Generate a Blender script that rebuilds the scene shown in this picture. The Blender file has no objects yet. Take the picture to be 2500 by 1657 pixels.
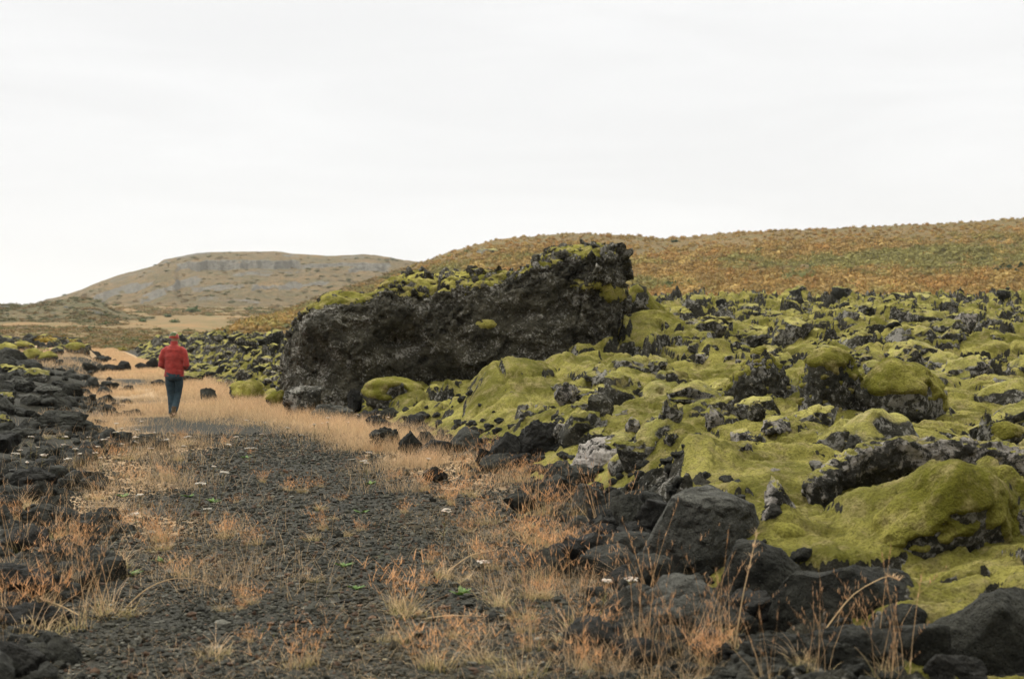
import bpy, bmesh, math, random
import numpy as np
from mathutils import Vector, Matrix

# =====================================================================
#  CAMERA, SKY, SUN, EXPOSURE
# =====================================================================
FPX, CX, CY, EYE = 3472.0, 1250.0, 828.5, 1.65     # 50 mm lens, photograph pixels
SC = bpy.context.scene
COL = SC.collection
cam_d = bpy.data.cameras.new('camera')
cam = bpy.data.objects.new('camera', cam_d); COL.objects.link(cam)
cam_d.lens = 50.0; cam_d.sensor_width = 36.0
cam_d.clip_start = 0.1; cam_d.clip_end = 9000
cam_d.dof.use_dof = True
cam_d.dof.focus_distance = 17.0
cam_d.dof.aperture_fstop = 3.2
cam.location = (0, 0, EYE)
cam.rotation_euler = (math.radians(90), 0, 0)
SC.camera = cam
SC.view_settings.view_transform = 'Standard'
SC.view_settings.look = 'None'
SC.view_settings.exposure = 0.0
SC.view_settings.gamma = 1.0
SC.render.film_transparent = False
SC.cycles.use_denoising = True
SC.cycles.denoiser = 'OPENIMAGEDENOISE'
SC.cycles.denoising_input_passes = 'RGB_ALBEDO_NORMAL'
SC.cycles.denoising_prefilter = 'ACCURATE'
SC.cycles.max_bounces = 6
SC.cycles.diffuse_bounces = 3
SC.cycles.volume_bounces = 1
SC.cycles.sample_clamp_indirect = 4.0

SUN_EL, SUN_AZ = 48.0, -44.0        # degrees; azimuth from +Y, negative = left of the view
SKY_HORIZON, SKY_ZENITH = 0.950, 2.25

world = bpy.data.worlds.new('World'); SC.world = world
world.use_nodes = True


class NT:
    """small helper round a node tree"""
    def __init__(s, tree):
        s.t = tree; s.n = tree.nodes; s.l = tree.links
    def new(s, typ, **kw):
        n = s.n.new(typ)
        for k, v in kw.items():
            setattr(n, k, v)
        return n
    def put(s, sock, v):
        if isinstance(v, bpy.types.NodeSocket):
            s.l.new(v, sock)
        elif v is not None:
            if isinstance(v, (tuple, list)) and len(v) == 3 and sock.type == 'RGBA':
                v = (*v, 1.0)
            sock.default_value = v
    def math(s, op, a, b=None, c=None, clamp=False):
        n = s.new('ShaderNodeMath', operation=op, use_clamp=clamp)
        s.put(n.inputs[0], a); s.put(n.inputs[1], b)
        if c is not None: s.put(n.inputs[2], c)
        return n.outputs[0]
    def vmath(s, op, a, b=None):
        n = s.new('ShaderNodeVectorMath', operation=op)
        s.put(n.inputs[0], a)
        if b is not None: s.put(n.inputs[1], b)
        return n.outputs['Value'] if op == 'DOT_PRODUCT' else n.outputs[0]
    def noise(s, vec, scale, detail=4.0, rough=0.55, dist=0.0):
        n = s.new('ShaderNodeTexNoise')
        s.put(n.inputs['Vector'], vec); s.put(n.inputs['Scale'], scale)
        s.put(n.inputs['Detail'], detail); s.put(n.inputs['Roughness'], rough)
        s.put(n.inputs['Distortion'], dist)
        return n.outputs['Fac']
    def voro(s, vec, scale, feature='F1', out='Distance', rand=1.0):
        n = s.new('ShaderNodeTexVoronoi', feature=feature)
        s.put(n.inputs['Vector'], vec); s.put(n.inputs['Scale'], scale); s.put(n.inputs['Randomness'], rand)
        return n.outputs[out]
    def ramp(s, f, a, b, lo=0.0, hi=1.0):
        n = s.new('ShaderNodeMapRange', interpolation_type='SMOOTHSTEP')
        s.put(n.inputs[0], f); s.put(n.inputs[1], a); s.put(n.inputs[2], b)
        s.put(n.inputs[3], lo); s.put(n.inputs[4], hi)
        return n.outputs[0]
    def mix(s, f, a, b, blend='MIX'):
        n = s.new('ShaderNodeMix', data_type='RGBA', blend_type=blend)
        s.put(n.inputs[0], f); s.put(n.inputs[6], a); s.put(n.inputs[7], b)
        return n.outputs[2]


def build_world():
    w = NT(world.node_tree); w.n.clear()
    out = w.new('ShaderNodeOutputWorld'); bg = w.new('ShaderNodeBackground')
    sky = w.new('ShaderNodeTexSky', sky_type='NISHITA')
    sky.sun_disc = False
    sky.sun_elevation = math.radians(SUN_EL)
    sky.sun_rotation = math.radians(SUN_AZ)
    tc = w.new('ShaderNodeTexCoord').outputs['Generated']
    sep = w.new('ShaderNodeSeparateXYZ'); w.put(sep.inputs[0], tc)
    z = sep.outputs[2]
    grad = w.ramp(z, 0.22, 0.95, SKY_HORIZON, SKY_ZENITH)          # overcast: brighter overhead
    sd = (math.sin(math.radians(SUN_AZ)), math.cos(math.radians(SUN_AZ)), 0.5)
    side = w.math('MULTIPLY_ADD', w.vmath('DOT_PRODUCT', tc, sd), w.math('MAXIMUM', w.ramp(z, 0.2, 0.5, 0.0, 0.80), w.ramp(sep.outputs[1], 0.35, -0.25, 0.0, 0.80)), 1.0)  # unseen sky brightened sunward and darkened behind the camera, added for contrast
    mp = w.new('ShaderNodeMapping'); w.put(mp.inputs[0], tc); mp.inputs['Scale'].default_value = (1.3, 1.3, 9.0)
    band = w.noise(mp.outputs[0], 2.2, 5.0, 0.55, 0.4)
    band = w.ramp(band, 0.25, 0.75, 0.950, 1.030)
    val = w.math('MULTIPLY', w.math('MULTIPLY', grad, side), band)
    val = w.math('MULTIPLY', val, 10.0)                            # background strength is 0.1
    comb = w.new('ShaderNodeCombineColor')
    w.put(comb.inputs[0], val); w.put(comb.inputs[1], val); w.put(comb.inputs[2], w.math('MULTIPLY', val, w.ramp(z, .25, .6, 1.0, .90)))
    colr = w.mix(0.03, comb.outputs[0], sky.outputs[0])
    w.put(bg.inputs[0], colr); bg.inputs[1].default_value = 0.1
    w.l.new(bg.outputs[0], out.inputs[0])


build_world()
sun_d = bpy.data.lights.new('sun', 'SUN'); sun = bpy.data.objects.new('sun', sun_d); COL.objects.link(sun)
sun_d.energy = 1.5; sun_d.angle = math.radians(11); sun_d.color = (1.0, 0.95, 0.87)
_sd = Vector((math.sin(math.radians(SUN_AZ)) * math.cos(math.radians(SUN_EL)),
              math.cos(math.radians(SUN_AZ)) * math.cos(math.radians(SUN_EL)), math.sin(math.radians(SUN_EL))))
sun.rotation_euler = (-_sd).to_track_quat('-Z', 'Y').to_euler()
sun.location = _sd * 60

# =====================================================================
#  NOISE AND MESH HELPERS
# =====================================================================
RNG = np.random.default_rng(11)
random.seed(11)
_perm = RNG.permutation(256).astype(np.int32)
PERM = np.concatenate([_perm, _perm, _perm])
_g = RNG.normal(size=(256, 3)); G3 = (_g / np.linalg.norm(_g, axis=1)[:, None]).astype(np.float32)
JIT = RNG.random((256, 3)).astype(np.float32)


def sstep(a, b, x):
    t = np.clip((x - a) / (b - a), 0, 1)
    return t * t * (3 - 2 * t)


def perlin(P):
    P = np.asarray(P, np.float32)
    I = np.floor(P).astype(np.int32); f = P - I
    I &= 255
    u = f * f * f * (f * (f * 6 - 15) + 10)
    out = 0
    for dx in (0, 1):
        wx = u[:, 0] if dx else 1 - u[:, 0]
        a = PERM[(I[:, 0] + dx)]
        for dy in (0, 1):
            wy = u[:, 1] if dy else 1 - u[:, 1]
            b = PERM[a + I[:, 1] + dy]
            for dz in (0, 1):
                wz = u[:, 2] if dz else 1 - u[:, 2]
                g = G3[PERM[b + I[:, 2] + dz]]
                d = g[:, 0] * (f[:, 0] - dx) + g[:, 1] * (f[:, 1] - dy) + g[:, 2] * (f[:, 2] - dz)
                out = out + wx * wy * wz * d
    return out * 1.6


def fbm(P, octv=4, gain=0.5, lac=2.07):
    P = np.asarray(P, np.float32); a = 1.0; s = 0; n = 0
    for i in range(octv):
        s = s + a * perlin(P + 17.3 * i); n += a; a *= gain; P = P * lac
    return s / n


def ridged(P, octv=3, gain=0.5, lac=2.1):
    P = np.asarray(P, np.float32); a = 1.0; s = 0; n = 0
    for i in range(octv):
        s = s + a * (1 - np.abs(perlin(P + 9.7 * i)) * 1.6); n += a; a *= gain; P = P * lac
    return s / n


def crystal(P, seed=0, tilt=1.0, step=.5):
    """broken facets: every cell of a 3-D cellular pattern is a tilted plane of its own height"""
    P = np.asarray(P, np.float32); I = np.floor(P).astype(np.int32)
    f1 = np.full(len(P), 9.0, np.float32); out = np.zeros(len(P), np.float32)
    for dx in (-1, 0, 1):
        for dy in (-1, 0, 1):
            for dz in (-1, 0, 1):
                c = I + np.array([dx, dy, dz], np.int32)
                h = PERM[PERM[PERM[(c[:, 0] + seed * 5) & 255] + (c[:, 1] & 255)] + (c[:, 2] & 255)]
                o = P - c - JIT[h]
                d = (o * o).sum(1); near = d < f1
                val = tilt * (o * G3[h]).sum(1) + step * (JIT[h, 1] - .5)
                out = np.where(near, val, out); f1 = np.where(near, d, f1)
    return out


def worley2c(x, y, seed=0):
    ix = np.floor(x).astype(np.int32); iy = np.floor(y).astype(np.int32)
    f1 = np.full(x.shape, 9.0, np.float32); f2 = f1.copy(); lev = np.zeros(x.shape, np.float32); tl = lev.copy()
    for dx in (-1, 0, 1):
        for dy in (-1, 0, 1):
            cx = ix + dx; cy = iy + dy
            h = PERM[PERM[(cx + seed * 7) & 255] + (cy & 255)]
            ox = x - cx - JIT[h, 0]; oy = y - cy - JIT[h, 1]
            d = np.sqrt(ox * ox + oy * oy)
            nearer = d < f1
            f2 = np.where(nearer, f1, np.minimum(f2, d))
            lev = np.where(nearer, JIT[h, 2] - .5, lev); tl = np.where(nearer, ox * G3[h, 0] + oy * G3[h, 1], tl)
            f1 = np.where(nearer, d, f1)
    return f1, f2, lev, tl


def worley2(x, y, seed=0):
    ix = np.floor(x).astype(np.int32); iy = np.floor(y).astype(np.int32)
    f1 = np.full(x.shape, 9.0, np.float32); f2 = f1.copy(); cid = np.zeros(x.shape, np.int32)
    for dx in (-1, 0, 1):
        for dy in (-1, 0, 1):
            cx = ix + dx; cy = iy + dy
            h = PERM[PERM[(cx + seed * 7) & 255] + (cy & 255)]
            d = np.sqrt((cx + JIT[h, 0] - x) ** 2 + (cy + JIT[h, 1] - y) ** 2)
            nearer = d < f1
            f2 = np.where(nearer, f1, np.minimum(f2, d))
            cid = np.where(nearer, h, cid)
            f1 = np.where(nearer, d, f1)
    return f1, f2, cid


def worley3(P, seed=0):
    P = np.asarray(P, np.float32)
    I = np.floor(P).astype(np.int32)
    f1 = np.full(len(P), 9.0, np.float32); f2 = f1.copy()
    for dx in (-1, 0, 1):
        for dy in (-1, 0, 1):
            for dz in (-1, 0, 1):
                cx = I[:, 0] + dx; cy = I[:, 1] + dy; cz = I[:, 2] + dz
                h = PERM[PERM[PERM[(cx + seed * 5) & 255] + (cy & 255)] + (cz & 255)]
                d = np.sqrt((cx + JIT[h, 0] - P[:, 0]) ** 2 + (cy + JIT[h, 1] - P[:, 1]) ** 2 + (cz + JIT[h, 2] - P[:, 2]) ** 2)
                nearer = d < f1
                f2 = np.where(nearer, f1, np.minimum(f2, d)); f1 = np.where(nearer, d, f1)
    return f1, f2


def mk_mesh(name, V, faces, smooth=True, col=None, attrs=None):
    """faces: one (M,k) array or a list of such arrays"""
    if not isinstance(faces, list): faces = [faces]
    faces = [np.asarray(f, np.int32) for f in faces if len(f)]
    me = bpy.data.meshes.new(name)
    V = np.asarray(V, np.float32)
    me.vertices.add(len(V)); me.vertices.foreach_set('co', V.ravel())
    nl = sum(f.size for f in faces); npol = sum(len(f) for f in faces)
    me.loops.add(nl); me.polygons.add(npol)
    me.loops.foreach_set('vertex_index', np.concatenate([f.ravel() for f in faces]))
    tot = np.concatenate([np.full(len(f), f.shape[1], np.int32) for f in faces])
    start = np.concatenate([[0], np.cumsum(tot)[:-1]]).astype(np.int32)
    me.polygons.foreach_set('loop_start', start)
    me.polygons.foreach_set('loop_total', tot)
    me.polygons.foreach_set('use_smooth', np.full(npol, smooth, bool))
    if col is not None:
        a = me.attributes.new('Col', 'FLOAT_COLOR', 'POINT')
        c = np.ones((len(V), 4), np.float32); c[:, :3] = col
        a.data.foreach_set('color', c.ravel())
    for k, v in (attrs or {}).items():
        a = me.attributes.new(k, 'FLOAT', 'POINT'); a.data.foreach_set('value', np.asarray(v, np.float32))
    me.update(calc_edges=True); me.validate()
    return me


def link(name, me, mat=None, parent=None, loc=None, rot=None):
    o = bpy.data.objects.new(name, me); COL.objects.link(o)
    if mat is not None and me is not None: me.materials.append(mat)
    if parent is not None: o.parent = parent
    if loc is not None: o.location = loc
    if rot is not None: o.rotation_euler = rot
    return o


def tag(o, label=None, cat=None, group=None, kind=None):
    if label: o['label'] = label
    if cat: o['category'] = cat
    if group: o['group'] = group
    if kind: o['kind'] = kind
    return o


def grid_faces(nr, nc, wrap=False):
    i = np.arange(nr - 1)[:, None]; j = np.arange(nc if wrap else nc - 1)[None, :]
    a = i * nc + j; b = i * nc + (j + 1) % nc
    return np.stack([a, b, b + nc, a + nc], -1).reshape(-1, 4)


_ico = {}
def ico(sub):
    if sub not in _ico:
        bm = bmesh.new(); bmesh.ops.create_icosphere(bm, subdivisions=sub, radius=1.0)
        V = np.array([v.co[:] for v in bm.verts], np.float32)
        F = np.array([[v.index for v in f.verts] for f in bm.faces], np.int32)
        bm.free(); _ico[sub] = (V, F)
    return _ico[sub]


def vnormals(V, F):
    if F.shape[1] == 4:
        fn = np.cross(V[F[:, 2]] - V[F[:, 0]], V[F[:, 3]] - V[F[:, 1]])
    else:
        fn = np.cross(V[F[:, 1]] - V[F[:, 0]], V[F[:, 2]] - V[F[:, 0]])
    N = np.zeros_like(V)
    for k in range(F.shape[1]):
        for c in range(3):
            N[:, c] += np.bincount(F[:, k], fn[:, c], len(V))
    return N / (np.linalg.norm(N, axis=1)[:, None] + 1e-12)


def remesh(V, faces, voxel):
    me = mk_mesh('tmp', V, faces)
    o = link('tmp', me)
    m = o.modifiers.new('r', 'REMESH'); m.mode = 'VOXEL'; m.voxel_size = voxel
    dg = bpy.context.evaluated_depsgraph_get()
    m2 = bpy.data.meshes.new_from_object(o.evaluated_get(dg))
    n = len(m2.vertices); V2 = np.zeros(n * 3, np.float32); m2.vertices.foreach_get('co', V2)
    F2 = np.zeros(len(m2.polygons) * 4, np.int32); m2.loops.foreach_get('vertex_index', F2)
    bpy.data.objects.remove(o); bpy.data.meshes.remove(me); bpy.data.meshes.remove(m2)
    return V2.reshape(-1, 3), F2.reshape(-1, 4)


def laplace(V, F, it, lam=0.5):
    n = len(V); k = F.shape[1]
    for _ in range(it):
        S = np.zeros_like(V); c = np.zeros(n)
        for a in range(k):
            i = F[:, a]; j = F[:, (a + 1) % k]
            for (p, q) in ((i, j), (j, i)):
                c += np.bincount(p, minlength=n)
                for d in range(3): S[:, d] += np.bincount(p, V[q, d], n)
        V = V + lam * (S / np.maximum(c, 1)[:, None] - V)
    return V


def tube(points, radii, n=14, cap=True):
    """a closed tube along points; radii: number or (rx, ry) per point"""
    P = np.array(points, float); m = len(P)
    T = np.gradient(P, axis=0); T /= np.linalg.norm(T, axis=1)[:, None] + 1e-9
    ref = np.array([1.0, 0, 0]) if abs(T[0][0]) < 0.8 else np.array([0, 1.0, 0])
    V = []
    a = np.linspace(0, 2 * math.pi, n, endpoint=False)
    for i in range(m):
        x = ref - T[i] * np.dot(ref, T[i]); x /= np.linalg.norm(x); y = np.cross(T[i], x); ref = x
        r = radii[i]; rx, ry = (r if isinstance(r, (tuple, list)) else (r, r))
        V.append(P[i] + np.cos(a)[:, None] * x * rx + np.sin(a)[:, None] * y * ry)
    V = np.concatenate(V); F = grid_faces(m, n, True)
    tri = np.zeros((0, 3), int)
    if cap:
        V = np.vstack([V, P[0], P[-1]]); j = np.arange(n); k = (j + 1) % n
        tri = np.vstack([np.stack([k, j, np.full(n, m * n)], 1),
                         np.stack([(m - 1) * n + j, (m - 1) * n + k, np.full(n, m * n + 1)], 1)])
    return V, F, tri


class Acc:
    """collects many pieces into one mesh"""
    def __init__(s): s.V = []; s.F = {}; s.C = []; s.n = 0
    def add(s, V, *faces, col=None):
        V = np.asarray(V, np.float32)
        for f in faces:
            f = np.asarray(f)
            if len(f): s.F.setdefault(f.shape[1], []).append(f + s.n)
        s.V.append(V); s.n += len(V)
        if col is not None:
            c = np.empty((len(V), 3), np.float32); c[:] = col; s.C.append(c)
    def out(s):
        return np.concatenate(s.V), [np.concatenate(f) for f in s.F.values()], (np.concatenate(s.C) if s.C else None)
    def mesh(s, name, smooth=True):
        V, F, C = s.out(); return mk_mesh(name, V, F, smooth, C)


def rotz(V, a):
    c, s = math.cos(a), math.sin(a)
    return np.stack([V[:, 0] * c - V[:, 1] * s, V[:, 0] * s + V[:, 1] * c, V[:, 2]], 1)


# =====================================================================
#  MATERIALS
# =====================================================================
def new_mat(name):
    m = bpy.data.materials.new(name); m.use_nodes = True
    t = NT(m.node_tree); t.n.clear()
    o = t.new('ShaderNodeOutputMaterial'); b = t.new('ShaderNodeBsdfPrincipled')
    t.l.new(b.outputs[0], o.inputs[0])
    b.inputs['Roughness'].default_value = 0.9
    b.inputs['Specular IOR Level'].default_value = 0.25
    return m, t, b


def bump(t, b, height, strength=0.6, dist=0.02, normal=None):
    n = t.new('ShaderNodeBump'); n.inputs['Strength'].default_value = strength; n.inputs['Distance'].default_value = dist
    t.put(n.inputs['Height'], height)
    if normal is not None: t.put(n.inputs['Normal'], normal)
    if b is not None: t.l.new(n.outputs[0], b.inputs['Normal'])
    return n.outputs[0]


MOSS_A, MOSS_B, MOSS_C = (0.480, 0.425, 0.112), (0.165, 0.158, 0.025), (0.430, 0.345, 0.165)


def moss_colour(t, pos):
    n1 = t.noise(pos, 0.9, 3.0, 0.6); n2 = t.noise(pos, 5.0, 4.0, 0.65); n3 = t.noise(pos, 45.0, 3.0, 0.7)
    nb = t.noise(pos, 2.4, 5.0, 0.65)
    c = t.mix(t.ramp(n1, 0.35, 0.68), MOSS_B, MOSS_A)
    c = t.mix(t.ramp(nb, 0.47, 0.64, 0.0, 0.8), c, (0.125, 0.113, 0.018))
    c = t.mix(t.ramp(n2, 0.45, 0.72, 0.0, 0.75), c, MOSS_C)
    c = t.mix(t.ramp(n3, 0.42, 0.70, 0.0, 0.6), c, (0.070, 0.058, 0.014))
    n5 = t.noise(pos, 15.0, 5.0, 0.75, 0.6)
    c = t.mix(t.ramp(n5, 0.50, 0.66, 0.0, 0.58), c, (0.085, 0.080, 0.014))
    return c, n3


def rock_colour(t, pos, dark, light, lichen, lscale=1.0, lcol=(0.40, 0.375, 0.34)):
    n1 = t.noise(pos, 2.2, 5.0, 0.65); n2 = t.noise(pos, 16.0, 5.0, 0.7); n3 = t.noise(pos, 90.0, 2.0, 0.6)
    c = t.mix(t.ramp(n1, 0.35, 0.68), dark, light)
    c = t.mix(t.ramp(n2, 0.42, 0.75, 0.0, 0.6), c, tuple(x * 1.7 for x in light))
    c = t.mix(t.ramp(n3, 0.42, 0.65, 0.0, 0.6), c, tuple(x * 0.6 for x in dark))
    if lichen > 0:
        a = t.noise(pos, 1.3 * lscale, 3.0, 0.6); bb = t.noise(pos, 11.0 * lscale, 4.0, 0.7, 0.3)
        l = t.math('MULTIPLY_ADD', a, 0.55, t.math('MULTIPLY', bb, 0.75))
        l = t.ramp(l, 0.80 - 0.22 * lichen, 0.90 - 0.22 * lichen)
        c = t.mix(t.math('MULTIPLY', l, 0.85), c, t.mix(t.noise(pos, 30.0, 2.0), lcol, tuple(x * 0.55 for x in lcol)))
    return c, n1, n2


def rock_mat(name, dark, light, lichen=0.0, moss=0.0, lscale=1.0, lcol=(0.40, 0.375, 0.34), pits=0.0):
    m, t, b = new_mat(name)
    geo = t.new('ShaderNodeNewGeometry'); pos = geo.outputs['Position']
    c, n1, n2 = rock_colour(t, pos, dark, light, lichen, lscale, lcol)
    h = t.math('ADD', t.noise(pos, 14.0, 7.0, 0.68), t.math('MULTIPLY', t.noise(pos, 70.0, 3.0, 0.6), 0.35))
    if pits > 0:
        v = t.ramp(t.voro(pos, 38.0), 0.10, 0.30)
        v2 = t.ramp(t.noise(pos, 6.0, 2.0), 0.40, 0.6)
        h = t.math('MULTIPLY_ADD', t.math('MULTIPLY', v, v2), pits, h)
    if moss > 0:
        sep = t.new('ShaderNodeSeparateXYZ'); t.put(sep.inputs[0], geo.outputs['Normal'])
        w = t.math('MULTIPLY_ADD', t.noise(pos, 2.6, 4.0, 0.6), 0.9, sep.outputs[2])
        w = t.ramp(w, 1.45 - moss, 1.60 - moss)
        mc, _ = moss_colour(t, pos)
        c = t.mix(w, c, mc)
    t.put(b.inputs['Base Color'], c)
    bump(t, b, h, 1.0, 0.08)
    return m


M_LAVA = rock_mat('lava_rock', (0.013, 0.0125, 0.009), (0.072, 0.066, 0.050), lichen=0.70, moss=0.50, lscale=1.3)
M_CRAG = rock_mat('lava_crag', (0.012, 0.0118, 0.0085), (0.070, 0.064, 0.048), lichen=0.66, moss=0.0, lscale=1.4)
M_BASALT = rock_mat('basalt', (0.0080, 0.0080, 0.0058), (0.043, 0.0415, 0.033), lichen=0.0, moss=0.0, pits=0.5)
M_GREY = rock_mat('grey_basalt', (0.036, 0.0355, 0.030), (0.110, 0.106, 0.092), lichen=0.0, moss=0.0, pits=1.0)
M_BLACK = rock_mat('black_lava', (0.008, 0.008, 0.007), (0.022, 0.020, 0.017), lichen=0.05, moss=0.0, pits=0.4)
M_LICHEN = rock_mat('lichen_rock', (0.018, 0.017, 0.013), (0.055, 0.050, 0.042), lichen=0.85, moss=0.3, lcol=(0.50, 0.45, 0.41))
M_BIG = rock_mat('tall_boulder_rock', (0.021, 0.0185, 0.012), (0.088, 0.078, 0.054), lichen=0.52, moss=0.0, lscale=1.7, pits=.8)
M_WHITE = rock_mat('white_crust_rock', (0.020, 0.019, 0.015), (0.065, 0.060, 0.050), lichen=1.0, moss=0.0, lscale=.8, lcol=(0.56, 0.50, 0.46))
M_RUBBLE = rock_mat('rubble', (0.010, 0.0105, 0.008), (0.034, 0.033, 0.026), lichen=0.35, moss=0.38)


def make_moss_mat():
    m, t, b = new_mat('moss')
    pos = t.new('ShaderNodeNewGeometry').outputs['Position']
    c, n3 = moss_colour(t, pos)
    t.put(b.inputs['Base Color'], c)
    b.inputs['Roughness'].default_value = 1.0
    b.inputs['Specular IOR Level'].default_value = 0.05
    h = t.math('ADD', t.noise(pos, 22.0, 6.0, 0.7), t.math('MULTIPLY', n3, 0.6))
    bump(t, b, h, 1.0, 0.07)
    return m


M_MOSS = make_moss_mat()


def make_field_mat():
    """moss carpet with bare lava showing where attribute 'rock' is high"""
    m, t, b = new_mat('moss_carpet')
    pos = t.new('ShaderNodeNewGeometry').outputs['Position']
    mc, n3 = moss_colour(t, pos)
    rc, n1, n2 = rock_colour(t, pos, (0.012, 0.0118, 0.0085), (0.068, 0.062, 0.047), 0.54, 1.3)
    at = t.new('ShaderNodeAttribute', attribute_name='rock').outputs['Fac']
    w = t.math('MULTIPLY_ADD', t.math('SUBTRACT', t.noise(pos, 7.0, 4.0, 0.65), 0.5), 0.9, at)
    w = t.ramp(w, 0.42, 0.56)
    t.put(b.inputs['Base Color'], t.mix(w, mc, rc))
    b.inputs['Roughness'].default_value = 0.95
    b.inputs['Specular IOR Level'].default_value = 0.1
    h = t.math('ADD', t.noise(pos, 15.0, 8.0, 0.75), t.math('MULTIPLY', n3, 0.6))
    bump(t, b, h, 1.0, 0.10)
    return m


M_FIELD = make_field_mat()


def make_ground_mat():
    m, t, b = new_mat('cinder_ground')
    pos = t.new('ShaderNodeNewGeometry').outputs['Position']
    thatch = t.new('ShaderNodeAttribute', attribute_name='thatch').outputs['Fac']
    far = t.new('ShaderNodeAttribute', attribute_name='far').outputs['Fac']
    v = t.voro(pos, 42.0, out='Color'); sep = t.new('ShaderNodeSeparateColor'); t.put(sep.inputs[0], v)
    n1 = t.noise(pos, 1.1, 4.0, 0.6); n2 = t.noise(pos, 9.0, 4.0, 0.7)
    g = t.mix(sep.outputs[0], (0.012, 0.0118, 0.0082), (0.042, 0.0385, 0.028))
    g = t.mix(t.ramp(n2, 0.5, 0.8, 0, 0.6), g, (0.060, 0.044, 0.028))
    st = t.mix(n2, (0.32, 0.21, 0.115), (0.52, 0.365, 0.22))
    tw = t.math('MULTIPLY_ADD', t.math('SUBTRACT', t.noise(pos, 3.5, 5.0, 0.7), 0.5), 1.1, thatch)
    c = t.mix(t.ramp(tw, 0.35, 0.70), g, st)
    gr = t.ramp(t.noise(pos, 2.3, 4.0, 0.65), 0.63, 0.75)
    c = t.mix(t.math('MULTIPLY', gr, 0.55), c, (0.085, 0.085, 0.025))
    # heath far away
    h1 = t.noise(pos, 0.018, 5.0, 0.65); h2 = t.noise(pos, 0.11, 5.0, 0.7); h3 = t.noise(pos, 0.5, 3.0, 0.7)
    fc = t.mix(t.ramp(h1, 0.38, 0.62), (0.150, 0.098, 0.034), (0.220, 0.126, 0.046))
    fc = t.mix(t.ramp(h2, 0.46, 0.66, 0, 0.85), fc, (0.095, 0.090, 0.028))
    fc = t.mix(t.ramp(h3, 0.5, 0.75, 0, 0.4), fc, (0.25, 0.155, 0.07))
    c = t.mix(far, c, fc)
    t.put(b.inputs['Base Color'], c)
    hh = t.math('ADD', t.math('MULTIPLY', t.voro(pos, 42.0), 1.0), t.math('MULTIPLY', t.noise(pos, 30.0, 5.0, 0.7), 0.6))
    bump(t, b, hh, 1.0, 0.03)
    return m


M_GROUND = make_ground_mat()


def make_hill_mat(name, ca, cb, cc, crock, s=1.0):
    m, t, b = new_mat(name)
    pos = t.new('ShaderNodeNewGeometry').outputs['Position']
    rk = t.new('ShaderNodeAttribute', attribute_name='rock').outputs['Fac']
    h1 = t.noise(pos, 0.012 * s, 5.0, 0.65); h2 = t.noise(pos, 0.06 * s, 6.0, 0.7); h3 = t.noise(pos, 0.4 * s, 4.0, 0.7)
    c = t.mix(t.ramp(h1, 0.36, 0.64), ca, cb)
    c = t.mix(t.ramp(h2, 0.42, 0.64, 0, 0.85), c, cc)
    c = t.mix(t.ramp(h3, 0.42, 0.7, 0, 0.75), c, tuple(x * 0.42 for x in ca))
    h4 = t.noise(pos, 0.15 * s, 5.0, 0.75)
    c = t.mix(t.ramp(h4, 0.50, 0.66, 0, 0.7), c, tuple(x * 0.5 for x in cc))
    mp = t.new('ShaderNodeMapping'); t.put(mp.inputs[0], pos); mp.inputs['Scale'].default_value = (1, 1, 0.4)
    r3 = t.noise(mp.outputs[0], 0.45 * s, 5.0, 0.75)
    rc = t.mix(t.ramp(r3, 0.3, 0.7), tuple(x * 0.45 for x in crock), crock)
    w = t.math('MULTIPLY_ADD', t.math('SUBTRACT', t.noise(pos, 0.15 * s, 5.0, 0.7), 0.5), 1.3, rk)
    c = t.mix(t.ramp(w, 0.35, 0.75, 0, .9), c, rc)
    t.put(b.inputs['Base Color'], c)
    bump(t, b, t.math('ADD', h3, t.math('MULTIPLY', r3, 0.7)), 1.0, 2.5 / s)
    return m


M_MESA = make_hill_mat('mesa', (0.155, 0.098, 0.034), (0.205, 0.125, 0.045), (0.092, 0.078, 0.026), (0.185, 0.172, 0.152))
M_KNOLL = make_hill_mat('knoll', (0.130, 0.096, 0.034), (0.190, 0.130, 0.050), (0.082, 0.080, 0.025), (0.10, 0.098, 0.082), 1.6)
M_SLOPE = make_hill_mat('hillside', (0.190, 0.120, 0.042), (0.240, 0.150, 0.052), (0.150, 0.125, 0.038), (0.19, 0.17, 0.15), 2.2)


def col_mat(name, rough=0.9, trans=0.0, sheen=0.0, noise_amt=0.25, nscale=60.0):
    """colour comes from the mesh's own colour attribute"""
    m, t, b = new_mat(name)
    c = t.new('ShaderNodeAttribute', attribute_name='Col').outputs['Color']
    pos = t.new('ShaderNodeNewGeometry').outputs['Position']
    f = t.ramp(t.noise(pos, nscale, 3.0), 0.3, 0.7, 1 - noise_amt, 1 + noise_amt)
    hs = t.new('ShaderNodeHueSaturation'); t.put(hs.inputs['Color'], c); t.put(hs.inputs['Value'], f)
    t.put(b.inputs['Base Color'], hs.outputs[0])
    b.inputs['Roughness'].default_value = rough
    b.inputs['Sheen Weight'].default_value = sheen
    if trans > 0:
        o = [n for n in t.n if n.type == 'OUTPUT_MATERIAL'][0]
        tr = t.new('ShaderNodeBsdfTranslucent'); t.put(tr.inputs[0], hs.outputs[0])
        mx = t.new('ShaderNodeMixShader'); mx.inputs[0].default_value = trans
        t.l.new(b.outputs[0], mx.inputs[1]); t.l.new(tr.outputs[0], mx.inputs[2]); t.l.new(mx.outputs[0], o.inputs[0])
    return m


M_GRASS = col_mat('dry_grass', 0.8, 0.25, noise_amt=0.2, nscale=12.0)
M_LEAF = col_mat('leaf', 0.6, 0.2)
M_PETAL = col_mat('petal', 0.8, 0.1)
M_SHRUB = col_mat('shrub_leaves', 0.9, 0.15, noise_amt=0.3, nscale=1.5)
M_STONE = col_mat('cinder', 0.85, 0.0, noise_amt=0.5, nscale=140.0)


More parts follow.
